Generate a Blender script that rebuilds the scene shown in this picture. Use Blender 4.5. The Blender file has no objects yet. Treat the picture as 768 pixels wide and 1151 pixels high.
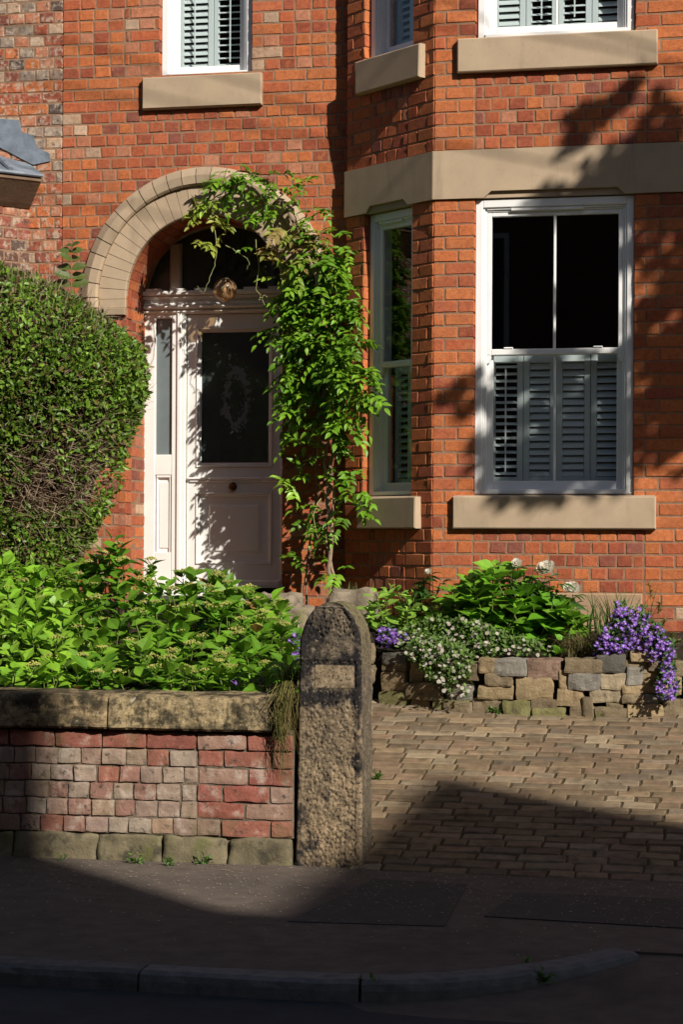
import bpy, math, random
import numpy as np
from mathutils import Vector, noise, Matrix
random.seed(7); RNG = np.random.default_rng(7)
SC = bpy.context.scene; COL = SC.collection
# ------------------------------------------------------------------ camera model (metres; X along facade, Y into picture)
F, H, YAW, PHI = 2200.0, 1.566, math.radians(12), .005
_s, _c = math.sin(YAW), math.cos(YAW)
def ray(px, py):
    dx = px-384; dy = py-612; x = dx+dy*PHI; y = dy-dx*PHI
    return np.array((-_s+_c*x/F, _c+_s*x/F, -y/F))
def at(px, py, Y):
    d = ray(px, py); return np.array((0, 0, H))+d*(Y/d[1])
def atp(px, py, p, n):
    d = ray(px, py); o = np.array((0, 0, H)); p = np.array(p, float); n = np.array(n, float)
    return o+d*(((p-o)@n)/(d@n))
YB, YD = 12.96, 13.66
EL, AZ = math.radians(33), math.radians(46)
SUN = np.array((math.cos(EL)*math.sin(AZ), -math.cos(EL)*math.cos(AZ), math.sin(EL)))

# ------------------------------------------------------------------ geometry collector
class Geo:
    def __init__(s): s.v = []; s.c = []; s.f = {}; s.n = 0
    def add(s, v, faces, col=(.5, .5, .5), m=0):
        v = np.asarray(v, float).reshape(-1, 3); k = len(v)
        c = np.asarray(col, float)
        s.v.append(v); s.c.append(np.broadcast_to(c, (k, 3)) if c.ndim == 1 else c)
        if isinstance(faces, np.ndarray):
            s.f.setdefault((faces.shape[1], m), []).append(faces+s.n)
        else:
            for f in faces: s.f.setdefault((len(f), m), []).append(np.array([f])+s.n)
        s.n += k
    def build(s, name, mats, parent=None, smooth=False):
        if not isinstance(mats, (list, tuple)): mats = [mats]
        me = bpy.data.meshes.new(name)
        v = np.concatenate(s.v); c = np.concatenate(s.c)
        root = parent
        while root is not None and root.parent is not None: root = root.parent
        if root is not None: v = v-np.array(root.location)
        me.vertices.add(len(v)); me.vertices.foreach_set('co', v.astype(np.float32).ravel())
        idx = []; starts = []; mi = []; p = 0
        for (k, m), L in s.f.items():
            a = np.concatenate(L); idx.append(a.ravel()); starts.append(p+np.arange(len(a))*k); mi.append(np.full(len(a), m)); p += a.size
        idx = np.concatenate(idx); starts = np.concatenate(starts); mi = np.concatenate(mi)
        me.loops.add(len(idx)); me.loops.foreach_set('vertex_index', idx.astype(np.int32))
        me.polygons.add(len(starts)); me.polygons.foreach_set('loop_start', starts.astype(np.int32))
        me.polygons.foreach_set('material_index', mi.astype(np.int32))
        me.polygons.foreach_set('use_smooth', np.full(len(starts), smooth))
        at_ = me.attributes.new('Col', 'FLOAT_COLOR', 'POINT')
        at_.data.foreach_set('color', np.concatenate([c, np.ones((len(c), 1))], 1).astype(np.float32).ravel())
        me.update(calc_edges=True); me.validate()
        for m in mats: me.materials.append(m)
        o = bpy.data.objects.new(name, me); COL.objects.link(o)
        if parent is not None: o.parent = parent
        return o
def empty(name, loc):
    o = bpy.data.objects.new(name, None); COL.objects.link(o); o.location = loc; return o
def tag(o, label, cat, group=None, kind=None):
    if label: o['label'] = label
    if cat: o['category'] = cat
    if group: o['group'] = group
    if kind: o['kind'] = kind
    return o
def struct(o, kind='structure'): o['kind'] = kind; return o
class Fr:                                                       # a wall face: u along, out towards the street, z up
    def __init__(s, o, U, N): s.o = np.array(o, float); s.U = np.array(U, float); s.N = np.array(N, float)
    def P(s, u, out, z): return s.o+s.U*u+s.N*out+np.array((0, 0, z))
    def u(s, px, py, out=0):
        p = atp(px, py, s.o+s.N*out, s.N); return float((p-s.o)@s.U)
    def z(s, px, py, out=0): return float(atp(px, py, s.o+s.N*out, s.N)[2])
def block(g, fr, u0, u1, z0, z1, ob, of, ch=.003, jit=0, col=(.5,)*3, m=0):
    """box on a wall face from out=ob (back) to out=of (front) with chamfered front edges"""
    j = lambda: random.uniform(-jit, jit) if jit else 0
    V = []
    base = [(u0, z0), (u1, z0), (u1, z1), (u0, z1)]
    if jit: base = [(u+j()*.8, z+j()*.8) for u, z in base]
    cu, cz = (u0+u1)/2, (z0+z1)/2
    for u, z in base: V.append(fr.P(u, ob, z))
    for u, z in base: V.append(fr.P(u, of-ch+j()*.3, z))
    for u, z in base: V.append(fr.P(u+math.copysign(ch, cu-u), of+j(), z+math.copysign(ch, cz-z)))
    Fc = [(8, 9, 10, 11), (3, 2, 1, 0)]
    for a in range(4):
        b = (a+1) % 4; Fc += [(a, b, 4+b, 4+a), (4+a, 4+b, 8+b, 8+a)]
    g.add(V, Fc, col, m)
WF = Fr((0, 0, 0), (1, 0, 0), (0, -1, 0))
def box(g, x0, x1, y0, y1, z0, z1, col=(.5,)*3, ch=.004, m=0): block(g, WF, x0, x1, z0, z1, -y1, -y0, ch, 0, col, m)
def poly_prism(g, fr, pts, o0, o1, col=(.5,)*3, m=0):
    n = len(pts); V = [fr.P(u, o1, z) for u, z in pts]+[fr.P(u, o0, z) for u, z in pts]
    g.add(V, [tuple(range(n)), tuple(range(2*n-1, n-1, -1))]+[(i, n+i, n+(i+1) % n, (i+1) % n) for i in range(n)], col, m)
def tube(g, pts, rad, k=6, col=(.5,)*3, m=0, cap=True):
    pts = [np.array(p, float) for p in pts]; n = len(pts); V = []
    rad = rad if hasattr(rad, '__len__') else [rad]*n
    prev = None
    for i, p in enumerate(pts):
        t = pts[min(i+1, n-1)]-pts[max(i-1, 0)]; t = t/(np.linalg.norm(t)+1e-9)
        a = prev if prev is not None else (np.array((0, 0, 1.)) if abs(t[2]) < .9 else np.array((1., 0, 0)))
        a = a-t*(a@t); a /= np.linalg.norm(a)+1e-9; b = np.cross(t, a); prev = a
        for q in range(k):
            w = 2*math.pi*q/k; V.append(p+rad[i]*(a*math.cos(w)+b*math.sin(w)))
    fc = [(i*k+q, i*k+(q+1) % k, (i+1)*k+(q+1) % k, (i+1)*k+q) for i in range(n-1) for q in range(k)]
    if cap: fc += [tuple(range(k-1, -1, -1)), tuple(range((n-1)*k, n*k))]
    g.add(V, fc, col, m)
def sphere(g, c, r, nu=16, nv=10, col=(.5,)*3, m=0, sc=(1, 1, 1)):
    V = [(c[0], c[1], c[2]+r*sc[2])]
    for i in range(1, nv):
        a = math.pi*i/nv
        for q in range(nu):
            w = 2*math.pi*q/nu; V.append((c[0]+r*sc[0]*math.sin(a)*math.cos(w), c[1]+r*sc[1]*math.sin(a)*math.sin(w), c[2]+r*sc[2]*math.cos(a)))
    V.append((c[0], c[1], c[2]-r*sc[2])); fc = []
    for q in range(nu): fc += [(0, 1+q, 1+(q+1) % nu), (len(V)-1, 1+(nv-2)*nu+(q+1) % nu, 1+(nv-2)*nu+q)]
    for i in range(nv-2):
        for q in range(nu): fc.append((1+i*nu+q, 1+(i+1)*nu+q, 1+(i+1)*nu+(q+1) % nu, 1+i*nu+(q+1) % nu))
    g.add(V, fc, col, m)
def nz(x, y, z, s=1.0): return noise.noise(Vector((x*s, y*s, z*s)))
def fbm(x, y, z, s=1.0): return noise.fractal(Vector((x*s, y*s, z*s)), 1.0, 2.0, 4)
def stone(g, fr, u0, u1, z0, z1, ob, of, col, seed, rough=.012, n=5, m=0, pw=14):
    """one rough-hewn stone on a wall face: rounded box with a broken surface"""
    V = []; idx = {}; fc = []
    def vid(i, j, k):
        key = (i, j, k)
        if key not in idx:
            p = np.array((i, j, k), float)/n*2-1
            q = p/(np.sum(np.abs(p)**pw)**(1./pw)) if np.any(p) else p
            w, h, d = (u1-u0)/2, (z1-z0)/2, (of-ob)/2
            u = (u0+u1)/2+q[0]*w; o = (ob+of)/2+q[1]*d; z = (z0+z1)/2+q[2]*h
            a = noise.noise_vector(Vector((u*9+seed*3.7, o*9, z*9+seed)))*rough*1.3+noise.noise_vector(Vector((u*28+seed, o*28, z*28)))*rough*.5
            idx[key] = len(V); V.append(fr.P(u+a[0], o+a[1], z+a[2]))
        return idx[key]
    for a in range(n):
        for b in range(n):
            for e in (0, n):
                f1 = [vid(e, a, b), vid(e, a+1, b), vid(e, a+1, b+1), vid(e, a, b+1)]
                f2 = [vid(a, e, b), vid(a, e, b+1), vid(a+1, e, b+1), vid(a+1, e, b)]
                f3 = [vid(a, b, e), vid(a+1, b, e), vid(a+1, b+1, e), vid(a, b+1, e)]
                for f in (f1, f2, f3): fc.append(tuple(f if e else f[::-1]))
    g.add(V, fc, col, m)

# ------------------------------------------------------------------ materials
def lin(r, g, b):
    f = lambda c: c/12.92 if c <= .04045 else ((c+.055)/1.055)**2.4
    return (f(r/255), f(g/255), f(b/255))
def mat(name, base=None, rough=.8, var=(.8, 1.2), vs=20, bump=0, bs=60, stains=(), trans=0, spec=.3, metal=0, bumpd=.01, detail=5):
    m = bpy.data.materials.new(name); m.use_nodes = True; nt = m.node_tree; N = nt.nodes; Lk = nt.links
    for x in list(N): N.remove(x)
    out = N.new('ShaderNodeOutputMaterial'); b = N.new('ShaderNodeBsdfPrincipled'); tc = N.new('ShaderNodeTexCoord')
    b.inputs['Roughness'].default_value = rough; b.inputs['Specular IOR Level'].default_value = spec; b.inputs['Metallic'].default_value = metal
    if base is None:
        a = N.new('ShaderNodeAttribute'); a.attribute_name = 'Col'; cur = a.outputs['Color']
    else:
        a = N.new('ShaderNodeRGB'); a.outputs[0].default_value = (*base, 1); cur = a.outputs[0]
    def nse(scale, det=5, rg=.6):
        n = N.new('ShaderNodeTexNoise'); n.inputs['Scale'].default_value = scale; n.inputs['Detail'].default_value = det
        n.inputs['Roughness'].default_value = rg; Lk.new(tc.outputs['Object'], n.inputs['Vector']); return n.outputs['Fac']
    if var:
        mr = N.new('ShaderNodeMapRange'); Lk.new(nse(vs, detail), mr.inputs['Value'])
        mr.inputs['From Min'].default_value = .25; mr.inputs['From Max'].default_value = .75
        mr.inputs['To Min'].default_value = var[0]; mr.inputs['To Max'].default_value = var[1]
        vm = N.new('ShaderNodeVectorMath'); vm.operation = 'SCALE'; Lk.new(cur, vm.inputs[0]); Lk.new(mr.outputs[0], vm.inputs['Scale']); cur = vm.outputs[0]
    for (c, sc, lo, hi, amt) in stains:
        f = nse(abs(sc), 7, .65)
        if sc < 0:                                            # streaks running down the face
            mp = N.new('ShaderNodeMapping'); mp.inputs['Scale'].default_value = (1, 1, .12); Lk.new(tc.outputs['Object'], mp.inputs[0]); Lk.new(mp.outputs[0], f.node.inputs['Vector'])
        mr = N.new('ShaderNodeMapRange'); mr.interpolation_type = 'SMOOTHSTEP'; Lk.new(f, mr.inputs['Value'])
        mr.inputs['From Min'].default_value = lo; mr.inputs['From Max'].default_value = hi
        mr.inputs['To Min'].default_value = 0; mr.inputs['To Max'].default_value = amt
        mx = N.new('ShaderNodeMix'); mx.data_type = 'RGBA'; Lk.new(mr.outputs[0], mx.inputs[0]); Lk.new(cur, mx.inputs[6]); mx.inputs[7].default_value = (*c, 1); cur = mx.outputs[2]
    Lk.new(cur, b.inputs['Base Color'])
    if bump:
        bp = N.new('ShaderNodeBump'); bp.inputs['Strength'].default_value = bump; bp.inputs['Distance'].default_value = bumpd
        Lk.new(nse(bs, 6, .7), bp.inputs['Height']); Lk.new(bp.outputs[0], b.inputs['Normal'])
    sh = b.outputs[0]
    if trans:
        t = N.new('ShaderNodeBsdfTranslucent'); Lk.new(cur, t.inputs['Color']); mx = N.new('ShaderNodeMixShader'); mx.inputs[0].default_value = trans
        Lk.new(sh, mx.inputs[1]); Lk.new(t.outputs[0], mx.inputs[2]); sh = mx.outputs[0]
    Lk.new(sh, out.inputs['Surface']); return m
def glass_mat(name, tint=(.9, .92, .92), rough=0.0, ior=1.5):
    m = bpy.data.materials.new(name); m.use_nodes = True; nt = m.node_tree; N = nt.nodes; Lk = nt.links
    for x in list(N): N.remove(x)
    out = N.new('ShaderNodeOutputMaterial'); t = N.new('ShaderNodeBsdfTransparent'); t.inputs[0].default_value = (*tint, 1)
    g = N.new('ShaderNodeBsdfGlossy'); g.inputs['Roughness'].default_value = rough; lw = N.new('ShaderNodeLayerWeight'); lw.inputs['Blend'].default_value = .5
    pw = N.new('ShaderNodeMath'); pw.operation = 'POWER'; Lk.new(lw.outputs['Facing'], pw.inputs[0]); pw.inputs[1].default_value = 4
    f0 = ((ior-1)/(ior+1))**2; ma = N.new('ShaderNodeMath'); ma.operation = 'MULTIPLY_ADD'; Lk.new(pw.outputs[0], ma.inputs[0]); ma.inputs[1].default_value = 1-f0; ma.inputs[2].default_value = f0
    mx = N.new('ShaderNodeMixShader'); Lk.new(ma.outputs[0], mx.inputs[0]); Lk.new(t.outputs[0], mx.inputs[1]); Lk.new(g.outputs[0], mx.inputs[2])
    Lk.new(mx.outputs[0], out.inputs['Surface']); return m, mx, N, Lk, tc_out(N)
def tc_out(N): return N.new('ShaderNodeTexCoord').outputs['Object']
def mmat(*a, **k): return mat(*a, **k)
M = {}
M['brick'] = mat('brick', None, .92, (.66, 1.3), 34, .8, 90, [((.17, .075, .05), 2.2, .5, .75, .4), ((.12, .06, .045), -5, .55, .75, .45), ((.44, .2, .12), 3.3, .55, .75, .35), ((.07, .05, .042), 95, .58, .68, .75), ((.52, .2, .075), 13, .52, .72, .45), ((.2, .06, .045), 17, .54, .72, .5), ((.4, .26, .18), 30, .58, .78, .5)], spec=.15, bumpd=.006, detail=8)
M['oldbrick'] = mat('sooty_old_brick', None, .94, (.6, 1.35), 26, .9, 70, [((.5, .4, .3), 17, .47, .62, .75), ((.06, .05, .045), 21, .55, .66, .8), ((.3, .2, .15), 40, .6, .7, .5)], spec=.1, bumpd=.008, detail=8)
M['mortar'] = mat('mortar', (.29, .175, .11), .95, (.7, 1.2), 30, .6, 120, [((.12, .1, .085), 6, .55, .75, .5)], spec=.1)
M['wallbrick'] = mat('weathered_brick', None, .92, (.75, 1.25), 16, .7, 60, [((.46, .4, .33), 8, .52, .66, .6), ((.05, .045, .035), 24, .56, .68, .85), ((.14, .12, .06), 3.5, .5, .68, .6), ((.3, .24, .19), 60, .58, .7, .5), ((.06, .05, .04), 3, .55, .75, .5)], spec=.15, bumpd=.008)
M['darkmortar'] = mat('dark_mortar', (.17, .135, .1), .95, (.6, 1.3), 25, .7, 90, [((.06, .06, .03), 6, .5, .7, .6)], spec=.1)
M['paintstone'] = mat('painted_stone', None, .75, (.88, 1.1), 4, .3, 120, [((.2, .15, .1), -9, .54, .72, .38), ((.25, .2, .14), 45, .58, .7, .35), ((.24, .19, .13), 2.5, .5, .75, .3)], spec=.3, bumpd=.003)
M['white'] = mat('white_paint', (.8, .8, .79), .4, (.95, 1.04), 7, .05, 40, spec=.45)
M['cream'] = mat('cream_paint', (.8, .795, .765), .42, (.93, 1.05), 6, .1, 45, spec=.45)
M['shadecream'] = mat('shaded_cream_paint', (.46, .4, .32), .5, (.9, 1.05), 5, spec=.4)  # cream paint darkened so the fanlight frame looks shadowed under the arch
M['shutter'] = mat('shutter_paint', (.74, .8, .8), .45, (.97, 1.03), 4, spec=.4)
M['glass'] = glass_mat('window_glass')[0]
M['room'] = mat('room_dark', (.07, .065, .06), .9, None)
M['slate'] = mat('roof_slate', (.09, .09, .1), .6, (.7, 1.3), 6)
M['lead'] = mat('lead_sheet', (.2, .235, .28), .5, (.55, 1.5), 9, .5, 14, [((.1, .1, .1), 9, .6, .75, .5)], metal=.25)
M['brown'] = mat('brown_stone', (.17, .11, .07), .8, (.8, 1.2), 12, .3, 50)
M['tarmac'] = mat('tarmac', (.125, .1, .082), .9, (.7, 1.25), 9, .9, 330, [((.06, .05, .045), 1.3, .5, .7, .6), ((.13, .11, .095), 260, .66, .72, .8)], spec=.25, bumpd=.004)
M['tarmac2'] = mat('patch_tarmac', (.075, .068, .062), .9, (.75, 1.2), 11, .9, 300, [((.14, .12, .1), 250, .66, .72, .8)], spec=.25, bumpd=.004)
M['road'] = mat('road_tarmac', (.05, .05, .052), .9, (.75, 1.2), 7, .9, 280, [((.12, .11, .1), 240, .66, .72, .7)], spec=.25, bumpd=.004)
M['kerb'] = mat('kerb_granite', None, .85, (.75, 1.25), 18, .7, 130, [((.05, .05, .035), 7, .55, .75, .6)], spec=.2, bumpd=.006)
M['sett'] = mat('sett_stone', None, .8, (.7, 1.3), 16, .7, 90, [((.05, .038, .018), 9, .52, .72, .65), ((.2, .17, .13), 40, .6, .7, .4)], spec=.3, bumpd=.005)
M['joint'] = mat('joint_soil', (.085, .063, .036), .95, (.6, 1.4), 12, .8, 90, [((.06, .075, .02), 5, .55, .7, .7)], spec=.1)
M['soil'] = mat('garden_soil', (.05, .036, .025), .95, (.6, 1.4), 14, 1, 40, spec=.1, bumpd=.03)
M['drystone'] = mat('dry_stone', None, .9, (.7, 1.25), 15, .8, 70, [((.035, .03, .025), 11, .55, .72, .75), ((.14, .15, .04), 6, .57, .75, .6)], spec=.15, bumpd=.01)
M['coping'] = mat('coping_stone', None, .92, (.7, 1.25), 18, .8, 80, [((.42, .32, .17), 30, .52, .64, .7), ((.035, .03, .02), 6, .46, .58, .9), ((.05, .045, .03), 14, .5, .6, .8), ((.03, .026, .02), 50, .56, .66, .75), ((.5, .46, .36), 17, .64, .7, .65), ((.12, .11, .03), 9, .6, .75, .5)], spec=.12, bumpd=.008)
M['post'] = mat('post_stone', None, .92, (.65, 1.25), 30, .8, 110, [((.3, .25, .17), 60, .54, .66, .6), ((.03, .027, .025), 13, .52, .64, .55), ((.025, .022, .02), 75, .52, .62, .85), ((.4, .38, .33), 30, .68, .74, .6)], spec=.12, bumpd=.006)
M['plinth'] = mat('plinth_stone', None, .92, (.7, 1.2), 14, .7, 70, [((.11, .12, .035), 6, .5, .7, .6), ((.04, .036, .028), 10, .5, .66, .8), ((.3, .26, .18), 40, .58, .7, .5)], spec=.12, bumpd=.008)
M['leaf'] = mat('leaf', None, .42, (.8, 1.2), 30, .15, 60, trans=.3, spec=.45)
M['matleaf'] = mat('matt_leaf', None, .55, (.8, 1.2), 30, trans=.25, spec=.35)
M['twig'] = mat('twig_bark', None, .9, (.7, 1.3), 40, spec=.15)
M['petal'] = mat('petal', None, .6, (.92, 1.06), 40, trans=.25, spec=.2)
M['whitepetal'] = mat('white_petal', None, .6, (.95, 1.04), 40, trans=.5, spec=.2)
M['brass'] = mat('aged_brass', (.12, .07, .03), .35, (.8, 1.2), 20, metal=.8)
M['black'] = mat('black_paint', (.015, .013, .012), .5, None)
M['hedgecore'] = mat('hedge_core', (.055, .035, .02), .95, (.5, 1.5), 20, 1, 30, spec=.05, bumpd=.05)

# ------------------------------------------------------------------ brickwork
ORANGE, RED, DEEP, DUSK, PINK, PALE, GREY, SOOT = (.47, .145, .053), (.4, .11, .05), (.31, .082, .045), (.24, .08, .056), (.43, .175, .1), (.46, .32, .22), (.27, .2, .155), (.1, .07, .06)
def pick(w):
    cols = list(w.keys()); c = random.choices(cols, [w[k] for k in cols])[0]
    a = random.uniform(.88, 1.12); h = random.uniform(-.06, .06)
    return np.clip(np.array((c[0]*a, c[1]*a*(1+h), c[2]*a*(1+h*1.5))), 0.01, .8)
W_MAIN = {ORANGE: 3, RED: 5, DEEP: 1.6, DUSK: .5, PINK: 1.5, PALE: .22}
W_QUOIN = {ORANGE: 6, RED: 3.0, DEEP: .5}
W_OLD = {PALE: 2, GREY: 3, DUSK: 2, PINK: 3, DEEP: 1.5, SOOT: .5, ORANGE: .5}
def brickwall(g, fr, z0, z1, gauge, spans, bond, colour, joint=.008, thick=.25, prot=.004, ch=.006, jit=.0027, bd=.11, run=True):
    """rows of bricks (slot 0) standing proud of a mortar body (slot 1)"""
    rows = int(round((z1-z0)/gauge)); prev = None
    for r in range(rows):
        za, zb = z0+r*gauge, z0+(r+1)*gauge
        sp = spans((za+zb)/2)
        for (u0, u1) in sp:
            cuts = [u0]+[c for c in sorted(bond(r, u0, u1)) if u0+.035 < c < u1-.035]+[u1]
            for a, b in zip(cuts[:-1], cuts[1:]):
                ja = 0 if a == u0 else joint/2; jb = 0 if b == u1 else joint/2
                q = random.uniform(-.0015, .0015)
                block(g, fr, a+ja, b-jb, za+joint/2+q*.5, zb-joint/2+q*.5, -bd, prot+q, ch, jit, colour((a+b)/2, (za+zb)/2, b-a), 0)
        if prev is not None and prev[0] == sp: prev[2] = zb
        else:
            if prev is not None: _mort(g, fr, prev, thick)
            prev = [sp, za, zb]
    _mort(g, fr, prev, thick)
def _mort(g, fr, pr, thick):
    for (u0, u1) in pr[0]: block(g, fr, u0+.007, u1-.007, pr[1], pr[2], -thick, 0, .0005, 0, (.33, .26, .2), 1)
def run_cuts(pitch, off, u0, u1, wob=.006):
    k = math.ceil((u0-off)/pitch); out = []
    while off+k*pitch < u1: out.append(off+k*pitch+random.uniform(-wob, wob)); k += 1
    return out
# ------------------------------------------------------------------ the house
HL = (-2.5, YD, 0.85)
house = tag(empty('terraced_house', HL), 'red brick house with arched doorway, cream front door and a bay of sash windows', 'house')
Cc = at(487, 400, YB); Ec = at(389, 400, YD-.1); CX, EX = Cc[0], Ec[0]; RX = -.452
BL = RX-CX; Lc = math.hypot(CX-EX, .6); cu, cv = (CX-EX)/Lc, .6/Lc
DOOR = Fr((0, YD, 0), (1, 0, 0), (0, -1, 0))
BAY = Fr((CX, YB, 0), (1, 0, 0), (0, -1, 0))
CANT = Fr((EX, YD-.1, 0), (cu, -cv, 0), (-cv, -cu, 0))
RCANT = Fr((RX, YB, 0), (cu, cv, 0), (cv, -cu, 0))
ZS0, ZS1, ZB0, ZB1, ZU0, ZU1, ZTOP = 1.677, 1.903, 3.877, 4.199, 4.711, 4.949, 7.3
AX, AZC, AR, AFOOT = -3.927, 3.358, .59, 3.284
g = Geo()
# door wall
GZ = .084; Z0 = ZU0+.008-43*GZ
UWL, UWR = -4.273, -3.584
def spans_door(z):
    L, R = -5.02, EX+.03
    if z < AZC: return [(L, AX-AR+.006), (AX+AR-.006, R)]
    if z < AZC+.74:
        w = math.sqrt(max(0, .74**2-(z-AZC)**2)); return [(L, AX-w), (AX+w, R)]
    if z > ZU1+.01 and z < 6.75: return [(L, UWL), (UWR, R)]
    return [(L, R)]
def bond_door(r, a, b):
    if 43 <= r < 46: return run_cuts(.235, .11*(r % 2), a, b)
    if r > 46 and (abs(b-UWL) < .01 or abs(a-UWR) < .01) and r % 2:
        e = b-.23 if abs(b-UWL) < .01 else a+.23
        return [c for c in run_cuts(.1165, 0, a, b) if abs(c-(b if abs(b-UWL) < .01 else a)) > .25]+[e]
    return run_cuts(.1165, .058*(r % 2)+.02*math.sin(r*1.7), a, b)
def col_door(u, z, w):
    if 4.72 < z < 4.96: return pick({ORANGE: 6, RED: 2, DEEP: .8}) if u > -5.0 else pick({RED: 2, DEEP: 2, SOOT: 1.5, ORANGE: 1})
    if z > 4.2 and u < -4.98+random.uniform(-.12, .1): return pick({PINK: 3, PALE: 1, RED: 2})
    if z > 4.9 and (-4.5 < u < UWL or UWR < u < -3.35): return pick({PINK: 4, RED: 2, ORANGE: 2, PALE: 1.2, DUSK: .8})
    return pick(W_MAIN)
brickwall(g, DOOR, Z0, ZTOP, GZ, spans_door, bond_door, col_door)
brickwall(g, DOOR, Z0, ZTOP, GZ, lambda z: [(RX+.75, 3.6)], lambda r, a, b: run_cuts(.1165, .058*(r % 2), a, b), col_door)
box(g, -5.02, EX+.05, YD-.03, YD+.3, .4, Z0, (.33, .26, .2), m=1)
# brick reveals of the doorway, then the brick soffit of the arch
for X0, U, N in ((AX-AR, (0, 1, 0), (1, 0, 0)), (AX+AR, (0, 1, 0), (-1, 0, 0))):
    fr = Fr((X0, YD, 0), U, N)
    brickwall(g, fr, Z0, Z0+27*GZ, GZ, lambda z: [(-.004, .46)], lambda r, a, b: [a+.112, a+.335] if r % 2 else [a+.225], lambda u, z, w: pick(W_MAIN), thick=.12, prot=.002, bd=.05)
nseg = 26
for k in range(nseg):
    a0, a1 = math.pi*k/nseg+.003, math.pi*(k+1)/nseg-.003
    cuts = [.0, .112, .335, .46] if k % 2 else [.0, .225, .46]
    for d0, d1 in zip(cuts[:-1], cuts[1:]):
        col = pick(W_MAIN); V = []
        for a in (a0, (a0+a1)/2, a1):
            for rr in (AR+.002, AR+.11):
                for d in (d0+.003, d1-.003): V.append((AX+rr*math.cos(a), YD+d, AZC+rr*math.sin(a)))
        fc = []
        for i in (0, 4): fc += [(i, i+4, i+5, i+1), (i+2, i+3, i+7, i+6), (i, i+2, i+6, i+4), (i+1, i+5, i+7, i+3)]
        fc += [(0, 1, 3, 2), (8, 10, 11, 9)]; g.add(V, fc, col, 0)
V = []; fc = []
for k in range(41):
    a = math.pi*k/40
    for rr in (AR+.008, AR+.16):
        for d in (.004, .47): V.append((AX+rr*math.cos(a), YD+d, AZC+rr*math.sin(a)))
for k in range(40):
    i = 4*k; fc += [(i, i+4, i+5, i+1), (i+2, i+3, i+7, i+6), (i, i+2, i+6, i+4), (i+1, i+5, i+7, i+3)]
g.add(V, fc, (.33, .26, .2), 1)
g.build('brick_wall', [M['brick'], M['mortar']], house)

# the bay
g = Geo()
WL, WR = .279, 1.333
CL, CR = CANT.u(409, 400), CANT.u(463, 400)
RL, RR = Lc-CR, Lc-CL
def quoin_bond(r, a, b, flip=0):
    L = [a+(.165 if (r+flip) % 2 else .075), a+.275] ; R = [b-(.165 if (r+flip) % 2 else .075), b-.275]
    if b-a < .35: return [a+(.165 if (r+flip) % 2 else .075)]
    return L+R+[c for c in run_cuts(.1115, .056*(r % 2)+a, a+.31, b-.31)]
def col_bay(L):
    def f(u, z, w):
        if z < ZS0-6*.0846: return pick({DEEP: 2, DUSK: 2, RED: 2, PALE: .6, SOOT: 1})
        if z > ZB1 and z < ZU0 or z < ZS0: return pick({ORANGE: 2, RED: 4, DEEP: 3, DUSK: 1.2, PINK: .6} if .27 < u < L-.27 else W_QUOIN)
        return pick(W_QUOIN)
    return f
for fr, L, a, b in ((BAY, BL, WL, WR), (CANT, Lc, CL, CR), (RCANT, Lc, RL, RR)):
    full = lambda z, L=L: [(0, L)]
    piers = lambda z, L=L, a=a, b=b: [(0, a), (b, L)]
    brickwall(g, fr, ZS0-11*.0846, ZS0, .0846, full, quoin_bond, col_bay(L))
    brickwall(g, fr, ZS0, ZB0, (ZB0-ZS0)/26, piers, quoin_bond, col_bay(L))
    brickwall(g, fr, ZB1, ZU0, (ZU0-ZB1)/6, full, quoin_bond, col_bay(L))
    brickwall(g, fr, ZU0, ZTOP, .0846, lambda z, p=piers, f=full: p(z) if z < 6.75 else f(z), quoin_bond, col_bay(L))
    block(g, fr, .02, L-.02, ZB0, ZB1, -.3, -.06, .001, 0, (.3, .25, .2), 1)
bay = g.build('bay_wall', [M['brick'], M['mortar']], house)
# stone: plinth, the wide band and its vertical joints, painted
g = Geo(); PS = lin(186, 160, 130); PS = (.43, .325, .22)
zp = ZS0-5*.0846
vp0, vp1 = BAY.u(596, 680), BAY.u(722, 680)
for fr, L in ((BAY, BL), (CANT, Lc), (RCANT, Lc)):
    if fr is BAY: block(g, fr, vp0, vp1, zp-.28, zp-.002, -.1, .016, .008, .003, (.36, .24, .15))
    block(g, fr, -.004, L+.004, .3, ZS0-11*.0846, -.3, .03, .01, 0, (.3, .22, .14))
g.build('stone_plinth', M['paintstone'], house)
g = Geo()
for fr, L, cuts, a, b in ((BAY, BL, (-.006, BL+.006), WL+.06, WR-.06), (CANT, Lc, (-.004, CANT.u(476, 200), Lc+.006), CL+.03, CR-.03), (RCANT, Lc, (-.006, Lc), RL, RR)):
    for c0, c1 in zip(cuts[:-1], cuts[1:]):
        ba, bb = max(a, c0+.02), min(b, c1-.02)
        pts = [(c0+.001, ZB1), (c0+.001, ZB0), (ba, ZB0), (ba+.05, ZB0+.045), (bb-.05, ZB0+.045), (bb, ZB0), (c1-.001, ZB0), (c1-.001, ZB1)] if bb-ba > .15 else [(c0+.001, ZB1), (c0+.001, ZB0), (c1-.001, ZB0), (c1-.001, ZB1)]
        poly_prism(g, fr, pts[::-1][::-1], -.05, .02, PS)
        if bb-ba > .15: block(g, fr, ba, bb, ZB0, ZB0+.06, -.12, -.004, .002, 0, PS)
g.build('stone_band', M['paintstone'], house)
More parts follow.
